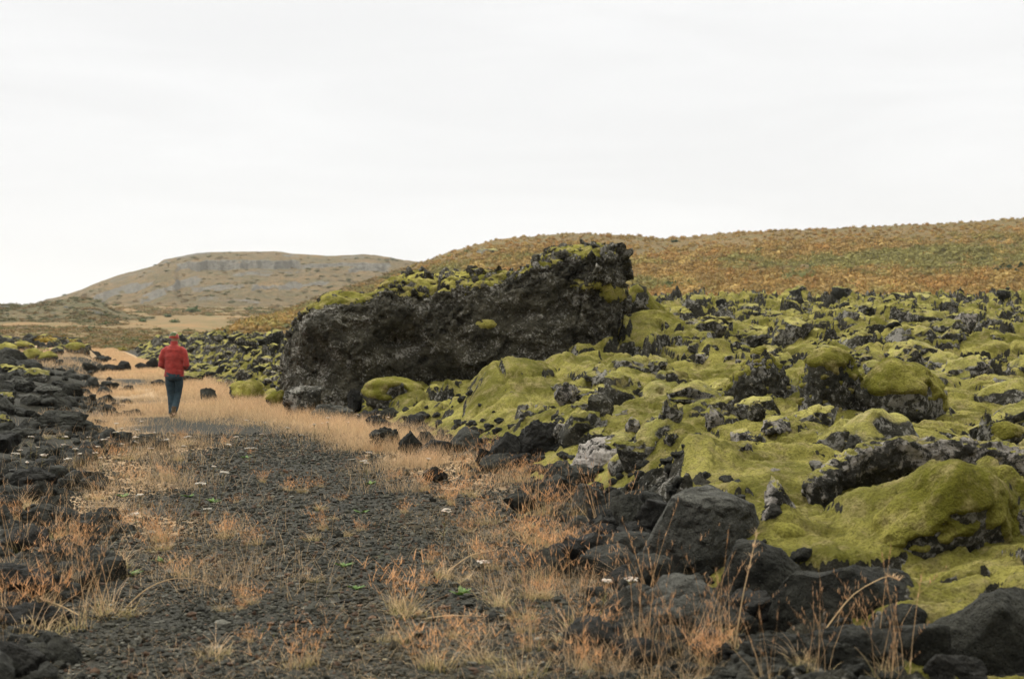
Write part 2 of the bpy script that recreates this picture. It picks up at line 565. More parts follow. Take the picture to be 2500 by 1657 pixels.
def cloth_mat(name, c1, c2, scale, sheen=0.3):
    m, t, b = new_mat(name)
    pos = t.new('ShaderNodeTexCoord').outputs['Object']
    n = t.noise(pos, scale, 4.0, 0.6)
    t.put(b.inputs['Base Color'], t.mix(t.ramp(n, 0.3, 0.7), c1, c2))
    b.inputs['Sheen Weight'].default_value = sheen
    b.inputs['Sheen Roughness'].default_value = 0.6
    bump(t, b, t.noise(pos, 90.0, 3.0, 0.6), 0.5, 0.01)
    return m


M_JACKET = cloth_mat('red_fleece', (0.255, 0.027, 0.022), (0.37, 0.040, 0.033), 14.0, 0.12)
M_TROUSER = cloth_mat('navy_denim', (0.014, 0.030, 0.042), (0.028, 0.052, 0.068), 22.0, 0.1)
M_BOOT = cloth_mat('brown_leather', (0.07, 0.045, 0.025), (0.12, 0.08, 0.045), 30.0, 0.0)
M_SKIN = cloth_mat('skin', (0.52, 0.32, 0.23), (0.58, 0.36, 0.26), 12.0, 0.05)
M_KNIT = col_mat('knit_wool', 0.95, 0.0, 0.3, 0.35, 90.0)

# =====================================================================
#  THE LIE OF THE LAND
# =====================================================================
RE_Y = [0, 5, 6.9, 10, 14.2, 19.6, 24.7, 27, 31.5, 40, 56, 92, 140, 172, 400]
RE_X = [1.0, .95, .85, .72, .55, -.4, -1.8, -2.7, -4.6, -7.6, -12.2, -22.6, -38, -49, -140]
LE_Y = [-50, 3, 6.9, 10, 14.6, 21, 33, 51, 80, 120, 200]
LE_X = [-1.2, -1.6, -2.45, -3.2, -4.4, -6.2, -9.7, -15.4, -23.4, -35.4, -62]


def right_edge(Y): return np.interp(Y, RE_Y, RE_X)
def left_edge(Y):
    Y = np.asarray(Y, float); s = np.minimum(Y * .05, 1.6)
    return np.interp(Y, LE_Y, LE_X) + s * (.7 * np.sin(Y * .9 + 1) * np.sin(Y * .37) + .35 * np.sin(Y * 2.1))
def uu(X, Y): return CX + FPX * X / np.maximum(Y, 0.5)


def ground_h(X, Y):
    r = np.hypot(X, Y)
    h = 0.05 * fbm(np.stack([X * 0.35, Y * 0.35, 0 * X], 1), 3) * sstep(2, 8, r)
    dl = left_edge(Y) - X
    hb = np.interp(Y, [0, 6, 14, 25, 45, 70, 95, 115, 140, 170], [.08, .10, .18, .28, .46, .45, 0.90, 1.50, 1.2, .2])
    h = h + sstep(0, 2.6, dl) * hb * (1 - sstep(60, 200, dl)) * (Y > 0)
    # the far plain climbs gently
    h = h + np.interp(r, [0, 130, 200, 300, 450, 700, 2600], [0, 0, 1.2, 3.4, 7.6, 17.0, 17.0])
    far = sstep(120, 260, r)
    P = np.stack([X * 0.02, Y * 0.02, 0 * X], 1)
    h = h + far * (fbm(P, 4) * np.interp(r, [120, 400, 900, 1200], [0.3, 2.4, 3.0, 0]))
    return h


# (u in photo, Y, rx, ry, height): larger swellings of the moss carpet
MOUNDS = [(1640, 35.5, 1.3, 1.6, .85), (1560, 33.0, .9, 1.1, .75), (1720, 33.5, .9, 1.2, .45), (1480, 32.6, .6, .8, .35), (1240, 25.0, .9, 1.1, .48), (1330, 26, .8, .9, .46), (1180, 25.5, .6, .7, .25),
          (1500, 24.5, .85, 1.0, .40), (1420, 26.5, .6, .7, .35), (1580, 25.5, .5, .6, .30), (1700, 21, .8, .9, .28), (1810, 23, .8, .8, .35),
          (1990, 28, 1.2, 1.2, .45), (2330, 9.9, .36, .45, .50), (2420, 10.2, .30, .4, .48), (2140, 10.1, .40, .45, .24),
          (2480, 8.6, .5, .7, .24), (1910, 9.9, .22, .25, .16), (1690, 13.0, .42, .5, .22), (1630, 14.5, .5, .6, .20), (2300, 36, 2, 2, .5), (2080, 40, 1.6, 1.6, .6),
          (2440, 30, 1.4, 1.4, .35), (1920, 45, 2.0, 2.0, .7), (2200, 52, 2.4, 2.4, .8), (1230, 23.3, .6, .6, .16), (940, 29.4, .6, .6, .5), (2250, 60, 4, 3, .9), (1850, 85, 5, 3, .8)]


def pillow(x, y, s, seed):
    f1, f2, _ = worley2((x / s).astype(np.float32), (y / s).astype(np.float32), seed)
    e = np.clip((f2 - f1) / 0.75, 0, 1)
    return 0.75 * np.sqrt(np.clip(1 - (1 - e) ** 2, 0, 1)) + 0.25 * np.clip(1 - f1, 0, 1)


def lava_h(X, Y):
    """height of the moss-clad lava right of the track, and how bare it is"""
    X = np.asarray(X, float); Y = np.asarray(Y, float)
    d = X - right_edge(Y)
    s = sstep(-0.15, 0.9 + 0.03 * Y, d)
    u = uu(X, Y); tr = sstep(980, 1720, u)
    hr = np.interp(Y, [5, 7, 8.5, 10, 12, 16, 20, 26, 30, 45, 80, 110, 140, 172], [.06, .10, .16, .26, .42, .62, .78, 1.0, 1.18, 1.65, 3.1, 3.9, 3.3, -.6])
    hl = np.interp(Y, [5, 30, 45, 60, 100, 150, 172], [.05, .42, .55, .65, .95, 1.25, -.8])
    base = hl + (hr - hl) * tr
    P = np.stack([X, Y, np.zeros_like(X)], 1)
    wx = fbm(P * 0.7 + 3, 2); wy = fbm(P * 0.7 + 31, 2)
    x = X + 0.55 * wx; y = Y + 0.55 * wy
    big = fbm(P * 0.22 + 5, 3)
    amp = np.interp(Y, [6, 12, 25, 60, 120], [.5, .7, 1.0, 1.5, 2.1]) * (1 - .30 * (1 - tr) * sstep(50, 100, Y))
    calm = sstep(0.02, 0.32, fbm(P * 0.20 + 40, 2) + 0.60 * sstep(1060, 1140, u) * (1 - sstep(1640, 1800, u)) * sstep(15, 18, Y) * (1 - sstep(27, 31, Y)) + 0.62 * sstep(1640, 1820, u) * sstep(10, 13, Y) * (1 - sstep(22, 29, Y)))
    for (mu, mY, rx, ry, mh) in MOUNDS:
        if mh > .3: calm = np.maximum(calm, .85 * np.exp(-.8 * (((X - (mu - CX) / FPX * mY) / rx) ** 2 + ((Y - mY) / ry) ** 2)))
    f1, f2, lev, tl = worley2c((x / 1.55).astype(np.float32), (y / 1.55).astype(np.float32), 1)
    e1 = f2 - f1; ed = np.clip(e1 / .7, 0, 1); p1 = np.sqrt(np.clip(1 - (1 - ed) ** 2, 0, 1))
    f1b, f2b, lev2, tl2 = worley2c((x / .62).astype(np.float32), (y / .66).astype(np.float32), 2)
    e2 = f2b - f1b; ed2 = np.clip(e2 / .7, 0, 1); p2 = np.sqrt(np.clip(1 - (1 - ed2) ** 2, 0, 1))
    rough = 1 - .7 * calm
    soft1 = sstep(0, .16, e1); soft2 = sstep(0, .14, e2)
    rel = 0.26 * big + rough * (0.46 * (p1 - .6) + soft1 * (0.78 * lev + .42 * tl)) + (1 - .5 * calm) * (0.20 * (p2 - .6) + soft2 * (.26 * lev2 + .15 * tl2)) + 0.05 * (pillow(x, y, 0.25, 3) - .5)
    gate = sstep(-.05, .30, fbm(P * .45 + 60, 2)) * (1 - .9 * calm)
    crev = np.maximum((1 - sstep(.02, .20, e1)) * gate, .6 * (1 - sstep(.01, .13, e2)) * gate)
    h = base + amp * (rel - .24 * crev)
    rip = ridged(np.stack([x * 2.1 + y * .8, y * 4.5, 0 * x], 1), 2)
    h = h + .030 * (rip - .5)
    for (mu, mY, rx, ry, mh) in MOUNDS:
        mx = (mu - CX) / FPX * mY
        q = ((X - mx) / rx) ** 2 + ((Y - mY) / ry) ** 2
        h = h + mh * np.exp(-1.3 * q)
    # bare, broken lava
    rn = fbm(P * 0.55 + 77, 4, 0.6)
    edge = (1 - sstep(0.5, 1.5, d)) * (1 - sstep(20, 28, Y)) * 0.5
    rock = sstep(0.08, 0.30, rn + 0.19 * sstep(30, 90, Y) + .20 * (1 - tr) * sstep(35, 50, Y) - 0.14 + edge - 0.25 * calm)
    rg = ridged(P * 1.7, 4, 0.6)
    cr = crystal(np.stack([X * 2.6, Y * 2.6, .5 * h], 1), 3, 1.0, .8)
    h = h + rock * amp * (0.50 * (rg - 0.42) + .26 * cr + 0.10 * fbm(P * 6, 2)) * 0.8
    rock = np.maximum(rock, .85 * crev)
    h = h + 0.026 * fbm(P * [8, 11, 1], 3, .6) + .016 * ridged(P * [17, 26, 1], 2)
    return h * s - 0.25 * (1 - sstep(-0.15, 0.25, d)), rock, d


def surf_h(X, Y):
    g = ground_h(X, Y); l, _, d = lava_h(X, Y)
    return np.where((d > -0.2) & (Y < 172) & (Y > 4), np.maximum(g, l), g)


def hit(u, v, y0=5.0, y1=200.0):
    """where the line of sight through a photo pixel meets the land"""
    Y = np.exp(np.linspace(math.log(y0), math.log(y1), 900)); X = (u - CX) / FPX * Y
    Z = EYE - (v - CY) / FPX * Y
    below = np.nonzero(Z < surf_h(X, Y))[0]
    i = below[0] if len(below) else len(Y) - 1
    return float(X[i]), float(Y[i]), float(Z[i])


def at(u, Y):
    X = (u - CX) / FPX * Y
    return float(X), float(Y), float(surf_h(np.array([X]), np.array([float(Y)]))[0])


# ---------------------------------------------------------------- ground
def build_ground():
    th0 = math.atan(1350 / FPX)
    fine = np.linspace(-th0, th0, 900)
    coarse = np.linspace(th0, 2 * math.pi - th0, 122)[1:-1]
    th = np.concatenate([fine, coarse])
    lr = np.concatenate([np.linspace(math.log(.5), math.log(5.5), 30)[:-1], np.linspace(math.log(5.5), math.log(70), 620)[:-1],
                         np.linspace(math.log(70), math.log(2500), 260)])
    R, T = np.meshgrid(np.exp(lr), th, indexing='ij')
    X = (R * np.sin(T)).ravel(); Y = (R * np.cos(T)).ravel()
    Z = ground_h(X, Y)
    P = np.stack([X, Y, np.zeros_like(X)], 1)
    near = 1 - sstep(25, 60, Y)
    Z = Z + near * (0.016 * fbm(P * 7, 3) + 0.010 * np.abs(perlin(P * 22)))
    u = uu(X, Y)
    dr = right_edge(Y) - X; dl = X - left_edge(Y)
    thatch = sstep(24, 38, Y) * 0.75
    strip = np.exp(-((dr - 0.7) / 0.95) ** 2) * sstep(9, 21, Y)
    strip2 = np.exp(-((dl - 0.5) / 0.8) ** 2) * sstep(7, 14, Y) * .6
    thatch = np.maximum(thatch, np.maximum(strip * 0.85, strip2))
    bare = np.exp(-((Y - 54) / 5.0) ** 2) * 0.55 + np.exp(-((Y - 38) / 3.0) ** 2) * 0.35
    thatch = np.clip(thatch - bare * (dr > 0) * (dl > 0), 0, 1)
    inlava = (dr < -0.5) & (Y < 172) & (Y > 0)
    thatch = np.where(inlava, 0.1, thatch)
    thatch = np.where((dl < -0.3) & (Y < 90), 0.12 + .45 * sstep(-3.5, -8, dl), thatch)
    far = sstep(140, 210, np.hypot(X, Y))
    V = np.vstack([np.stack([X, Y, Z], 1), [[0, 0, 0]]])
    nr, nc = R.shape
    F = grid_faces(nr, nc, True)[:, ::-1]
    j = np.arange(nc); tri = np.stack([(j + 1) % nc, j, np.full(nc, nr * nc)], 1)
    a = lambda v: np.append(v, 0)
    o = link('ground', mk_mesh('ground', V, [F, tri], True, None, {'thatch': a(thatch), 'far': a(far)}), M_GROUND)
    tag(o, kind='structure')


build_ground()


# ---------------------------------------------------------------- moss carpet
def build_field():
    us = np.concatenate([np.linspace(260, 2600, 900), np.linspace(2600, 5200, 130)[1:]])
    Ys = np.exp(np.linspace(math.log(5.6), math.log(172), 1250))
    YY, UU = np.meshgrid(Ys, us, indexing='ij')
    X = ((UU - CX) / FPX * YY).ravel(); Y = YY.ravel()
    d = X - right_edge(Y)
    keep = d > -0.2
    idx = np.full(len(X), -1, np.int64); idx[keep] = np.arange(keep.sum())
    Xk, Yk = X[keep], Y[keep]
    h, rock, _ = lava_h(Xk, Yk)
    F = grid_faces(len(Ys), len(us)); F = idx[F]; F = F[(F >= 0).all(1)]
    V = np.stack([Xk, Yk, h], 1); N = vnormals(V, F)
    nz = np.abs(N[:, 2])
    rock = np.maximum(rock, sstep(0.66, 0.40, nz))
    o = link('moss', mk_mesh('moss', V, F, True, None, {'rock': rock}), M_FIELD)
    tag(o, 'yellow green moss carpet draped over the old lava right of the track', 'moss', kind='stuff')


build_field()

# ---------------------------------------------------------------- hills
MESA_V = ([-1500, -600, -200, 0, 80, 150, 200, 230, 300, 380, 400, 440, 480, 530, 600, 690, 720, 760, 800, 850, 890, 950, 985, 1030, 1200, 1700],
          [790, 770, 756, 748, 742, 722, 706, 692, 668, 648, 634, 626, 618, 615, 614, 615, 621, 622, 624, 621, 619, 628, 636, 640, 665, 720])
SLOPE_V = ([200, 480, 560, 640, 720, 800, 900, 1000, 1050, 1090, 1150, 1220, 1300, 1390, 1450, 1550, 1620, 1700, 1800, 2000, 2200, 2300, 2400, 2500, 2900, 4200],
           [870, 835, 805, 778, 748, 718, 684, 649, 635, 617, 601, 584, 577, 570, 572, 575, 583, 577, 568, 560, 550, 547, 540, 534, 515, 480])
KNOLL_V = ([-900, -300, 0, 60, 120, 180, 220, 245, 270, 320, 420, 600], [752, 740, 741, 744, 737, 726, 727, 735, 752, 768, 786, 815])


# cliff bands of the flat topped hill: photo line, thickness, strength
STRATA = [([430, 480, 540, 640, 735], [656, 651, 645, 643, 646], 11, 1.0), ([392, 430, 480, 520], [643, 630, 620, 616], 4, .7), ([735, 800, 880, 955], [650, 648, 645, 646], 5, .9),
          ([850, 890, 950], [660, 656, 655], 7, 1.0), ([565, 620, 668], [671, 667, 668], 4, .7), ([205, 250, 300, 375], [742, 724, 704, 692], 11, .8), ([340, 380, 430, 490], [738, 716, 700, 684], 12, .8),
          ([465, 530, 600], [708, 706, 704], 7, .7), ([610, 660, 730, 805], [712, 700, 694, 690], 8, .8), ([685, 705, 735], [622, 624, 627], 3, .7), ([830, 870, 900], [628, 627, 630], 3, .6),
          ([260, 330, 400], [690, 672, 660], 6, .5), ([480, 560, 640], [735, 733, 737], 5, .6), ([620, 700, 790], [660, 662, 664], 3, .5)]
LAND = {}


def hill_mesh(name, us, foot, ridge, vf, prof, rows, bump_amp, bump_scale, terr=None, back=200.0, seed=0, sink=4.0):
    t = np.concatenate([np.linspace(0, 1, rows), 1 + np.linspace(0, 1, 14)[1:]])
    T, U = np.meshgrid(t, us, indexing='ij')
    T = T.ravel(); U = U.ravel()
    jag = np.interp(U, prof[0], prof[1])
    jag = jag + 1.6 * fbm(np.stack([U * 0.035, 0 * U, 0 * U + seed], 1), 5, .6)
    Y = foot + (ridge - foot) * np.minimum(T, 1) + np.maximum(T - 1, 0) * back
    tt = np.minimum(T, 1)
    if name == 'hillside': vf = np.interp(U, [380, 600], [930, 800])
    v = vf + (jag - vf) * tt
    rock = np.zeros_like(v)
    X = (U - CX) / FPX * Y
    P = np.stack([X, Y, 0 * X], 1)
    if terr:
        nr, nc = len(t), len(us)
        wob = 3.2 * fbm(np.stack([U * .03, v * .02, 0 * U + seed], 1), 4)
        brk = fbm(np.stack([U * .02, v * .05, 0 * U + seed + 7], 1), 3)
        if terr == 'strata':
            for (su, sv, hw, st) in STRATA:
                vc = np.interp(U, su, sv); ends = sstep(su[0] - 14, su[0] + 14, U) * (1 - sstep(su[-1] - 14, su[-1] + 14, U))
                dd = np.abs(v + wob - vc) / hw
                rock = np.maximum(rock, st * ends * (1 - sstep(.75, 1.15, dd)) * sstep(-.45, -.05, brk + .15 * st))
        else:
            for vb_, st in ((748, .8), (764, .7), (781, .6)):
                dd = np.abs(v + 2 * wob - vb_ - .01 * (U - 100)) / 4.5
                rock = np.maximum(rock, st * (1 - sstep(.7, 1.2, dd)) * sstep(.08, .35, brk))
        wgt = (1.0 - .88 * np.clip(rock, 0, 1)).reshape(nr, nc)
        wgt[t > 1] = 0
        cum = np.cumsum(wgt, 0); cum = cum / cum[-1][None]
        Y = (foot + (ridge - foot) * cum).ravel() + np.maximum(T - 1, 0) * back
        X = (U - CX) / FPX * Y; P = np.stack([X, Y, 0 * X], 1)
    h = EYE + (CY - v) * Y / FPX
    h = h - sink * (1 - sstep(0, 0.10, tt))
    h = h + bump_amp * fbm(P * bump_scale + seed, 5, 0.55) * (0.2 + 0.8 * np.sin(np.clip(tt, 0.0, 1) * math.pi))
    h = h - np.maximum(T - 1, 0) ** 1.5 * back * 0.22
    LAND[name] = (np.stack([X, Y, h], 1)[T < 1], U[T < 1], tt[T < 1], rock[T < 1])
    o = link(name, mk_mesh(name, np.stack([X, Y, h], 1), grid_faces(len(t), len(us)), True, None, {'rock': rock}))
    tag(o, kind='structure')
    return o


def slope_h(u, Y):
    tt = np.clip((Y - 140) / 240.0, 0, 1)
    vf = np.interp(u, [380, 600], [930, 800])
    v = vf + (np.interp(u, *SLOPE_V) - vf) * tt
    return EYE + (CY - v) * Y / FPX - 3.2 * (1 - sstep(0, 0.10, tt))


build_mesa = hill_mesh('mesa_hill', np.linspace(-1500, 1700, 1100), 620, 1000, 775, MESA_V, 460, 5.0, 0.022, 'strata', 350, 2, 14.0)
build_mesa.data.materials.append(M_MESA)
k_ = hill_mesh('knoll_hill', np.linspace(-900, 600, 400), 300, 450, 812, KNOLL_V, 160, 1.6, 0.05, 'low', 160, 5, 5.0)
k_.data.materials.append(M_KNOLL)
s_ = hill_mesh('hillside', np.linspace(200, 4200, 900), 140, 380, 800, SLOPE_V, 300, 1.5, 0.05, None, 200, 9, 3.2)
s_.data.materials.append(M_SLOPE)
# =====================================================================
#  ROCKS
# =====================================================================
def facet(V, r, n, q, up=True):
    """cut flat faces with random planes"""
    V = V.copy(); c = V.mean(0)
    for _ in range(n):
        a = r.normal(size=3); a /= np.linalg.norm(a)
        d = (V - c) @ a; lim = np.quantile(d, min(q + r.uniform(-.05, .05), .997))
        V = V - np.maximum(d - lim, 0)[:, None] * a * .93
    return V


def rock_arrays(seed, style='block', sub=5):
    """unit rock, about 2 across"""
    P, F = ico(sub); r = np.random.default_rng(seed)
    nf = {'block': 15, 'crag': 16, 'mound': 26, 'slab': 12}[style]
    n = r.normal(size=(nf, 3)); n /= np.linalg.norm(n, axis=1)[:, None]
    d = r.uniform(0.55, 1.0, nf) if style != 'mound' else r.uniform(0.85, 1.0, nf)
    pw = {'block': 22.0, 'crag': 14.0, 'mound': 7.0, 'slab': 20.0}[style]
    q = np.clip(P @ n.T, 1e-4, None) / d
    rad = np.clip((q ** pw).sum(1) ** (-1 / pw), 0, 1.25)
    V = P * rad[:, None]
    o = r.uniform(-50, 50, 3)
    N = P
    if style == 'block' or style == 'slab':
        V = facet(V + N * (0.14 * fbm(V * 1.3 + o, 3))[:, None], r, 16, .90)
        V = V + N * (.06 * crystal(V * 1.6 + o, 4, 1.0, .5) + 0.055 * fbm(V * 4 + o, 3, .6) + 0.034 * fbm(V * 13 + o, 3, .6))[:, None]
        f1, f2 = worley3(V * 2.4 + o); V = V - N * (0.05 * sstep(0.10, 0.0, f2 - f1))[:, None]
    elif style == 'crag':
        V = V + N * (0.26 * fbm(V * 1.5 + o, 3) + 0.22 * (ridged(V * 1.9 + o, 3, .6) - .5))[:, None]
        V = V + N * (.24 * crystal(V * 1.7 + o, 1, 1.0, .7) + .12 * crystal(V * 3.6 + o, 2, 1.0, .7))[:, None]
        f1, f2 = worley3(V * 2.9 + o)
        V = V + N * (0.10 * (0.55 - f1) + 0.09 * fbm(V * 6 + o, 3, 0.6) + 0.04 * fbm(V * 17 + o, 2))[:, None]
    else:
        f1, f2 = worley3(V * 1.7 + o)
        V = V + N * (0.22 * (0.5 - f1) + 0.26 * fbm(V * 1.3 + o, 3) + .10 * crystal(V * 1.4 + o, 2, 1.0, .6) + 0.03 * fbm(V * 11 + o, 3))[:, None]
    if style == 'crag': V = facet(V, r, 8, .94)
    lo, hi = V.min(0), V.max(0)
    V = (V - (lo + hi) / 2) / ((hi - lo) / 2)
    return V.astype(np.float32), F


def moss_cap(V, F, thick, lo=0.35, hi=0.62, seed=0, zmin=None, scale=1.0, extra=None, gate=None, sm=14):
    N = vnormals(V, F)
    Ns = laplace(N, F, 6); Ns /= np.linalg.norm(Ns, axis=1)[:, None] + 1e-9
    w = sstep(lo, hi, Ns[:, 2] + 0.45 * fbm(V * (1.6 / scale) + seed, 3))
    if zmin is not None: w = w * sstep(zmin, zmin + 0.35, V[:, 2])
    if gate is not None: w = w * gate
    if extra is not None: w = np.maximum(w, extra)
    fm = w[F].max(1) > 0.03
    FF = F[fm]; use = np.unique(FF); idx = np.full(len(V), -1); idx[use] = np.arange(len(use))
    ww = w[use]; VV = V[use]
    VS = laplace(V, F, sm)[use]
    th = thick * (np.sqrt(ww) * (0.75 + 0.5 * fbm(VV * (4.0 / scale) + seed, 3)) - 0.12)
    return VS + Ns[use] * th[:, None] + N[use] * (thick * 0.10 * fbm(VV * (16 / scale), 2) * ww)[:, None], idx[FF]


LANDMARKS = []        # (short name, X, Y)


def hero(label, u, vt, vb, wpx, style, mat, seed, Y=None, depth=0.85, rot=0.0, cap=None, cat='rock', name='lava_rock', sub=5,
         lean=0.0, mark=None, group=None, taper=0.0, shear=0.0):
    """a single rock: photo columns and rows give its place and its real size"""
    if Y is None: X, Y, Z = hit(u, vb)
    X = (u - CX) / FPX * Y
    w = wpx * Y / FPX; d = w * depth
    yc = Y + d * 0.4
    X = (u - CX) / FPX * yc
    ztop = EYE - (vt - CY) / FPX * yc
    zb = EYE - (vb - CY) / FPX * Y
    zl = float(min(surf_h(np.array([X, X - w * .3, X + w * .3, X]), np.array([yc, yc, yc, Y])).min(), zb))
    V, F = rock_arrays(seed, style, sub)
    V = rotz(V, rot); lo, hi = V.min(0), V.max(0); V = (V - (lo + hi) / 2) / ((hi - lo) / 2)
    zbot = zl - 0.12 * (ztop - zl)
    tz = (V[:, 2] + 1) / 2
    k = 1 - taper * tz
    V = np.stack([V[:, 0] * w / 2 * k + shear * w * (tz - .5), V[:, 1] * d / 2 * k + lean * d * tz, zbot + tz * (ztop - zbot) - zl], 1)
    o = link(name, mk_mesh(name, V, F), mat, None, (X, yc, zl))
    tag(o, label, cat, group)
    if cap:
        VC, FC = moss_cap(V, F, cap[0], cap[1], cap[2], seed, None, max(w, .5))
        link('moss', mk_mesh('moss', VC, FC), M_MOSS, o)
    if mark: LANDMARKS.append((mark, X, yc))
    return o


def loft_rock(label, name, mat, Y, us, sky, rim, vb, depth, seed, voxel=.018, rough=1.0, cap=None, mark=None, cat='boulder', rise=.35, bulge=.0, under=0.0, ragged=False):
    """a rock with its own outline: photo columns give the skyline and the front rim at a real distance"""
    um = (us[0] + us[-1]) / 2; hw = (us[-1] - us[0]) / 2
    Xm = (um - CX) / FPX * (Y + depth * .4)
    zl = float(surf_h(np.array([Xm, Xm - hw / FPX * Y * .6, Xm + hw / FPX * Y * .6, Xm]), np.array([Y + depth * .4, Y, Y, Y])).min())
    zb = min(EYE - (vb - CY) / FPX * Y, zl) - .12
    cols = []
    for u, s_, r_ in zip(us, sky, rim):
        e = ((u - um) / hw) ** 2
        y = Y + depth * .42 * e ** 1.5
        yr = y + depth * .12; ys = y + depth * rise * (1 - .5 * e); yk = Y + depth * (1 - .3 * e)
        zr = EYE - (r_ - CY) / FPX * yr; zs = EYE - (s_ - CY) / FPX * ys
        ht = zr - zb
        pts = [(y + under, zb), (y + under * .8, zb + .2 * ht), (y - bulge * .6 + under * .15, zb + .45 * ht), (y - bulge, zb + .72 * ht), (y + depth * .03, zb + .92 * ht), (yr, zr), ((yr + ys) / 2, (zr + zs) / 2 + .02 * ht),
               (ys, zs), ((ys + yk) / 2, zs - .08 * ht), (yk, zb + (zs - zb) * .55), (yk, zb)]
        cols.append([((u - CX) / FPX * yy, yy, z) for (yy, z) in pts])
    V = np.array(cols, float).reshape(-1, 3); nc = len(cols[0])
    F = grid_faces(len(us), nc, True)
    V, F = remesh(V, [F, np.arange(nc)[None, ::-1], (np.arange(nc) + (len(us) - 1) * nc)[None, :]], voxel)
    V = laplace(V, F, 4)
    S = 2 * hw / FPX * Y
    if cap is None and not ragged: V = facet(V, np.random.default_rng(seed), 16, .955)
    N = vnormals(V, F)
    V = V + N * (rough * S * (.055 * fbm(V * (1.8 / S) + seed, 3) + .030 * fbm(V * (6 / S) + seed, 3)))[:, None]
    f1, f2 = worley3(V * (3.0 / S) + seed)
    V = V + N * (rough * S * (.05 * (.5 - f1)))[:, None]
    if ragged:
        V = V + N * (S * (.055 * crystal(V * (3.6 / S) + seed, 1, 1.0, .8) + .032 * crystal(V * (10 / S) + seed, 2, 1.0, .8)))[:, None]
        f1, f2 = worley3(V * (8.0 / S) + seed)
        V = V + N * (S * (.035 * (.5 - f1) + .05 * (ridged(V * (5 / S) + seed, 3, .6) - .5)))[:, None]
    V = V + N * (rough * (S * .010 * fbm(V * (20 / S) + seed, 3, .6) + .004 * fbm(V * 40, 2)))[:, None]
    L = np.array([Xm, Y + depth * .4, zl]); V = V - L
    o = link(name, mk_mesh(name, V, F), mat, None, tuple(L)); tag(o, label, cat)
    if cap:
        VC, FC = moss_cap(V, F, cap[0], cap[1], cap[2], seed, None, S)
        link('moss', mk_mesh('moss', VC, FC), M_MOSS, o)
    if mark: LANDMARKS.append((mark, L[0], L[1]))
    return o


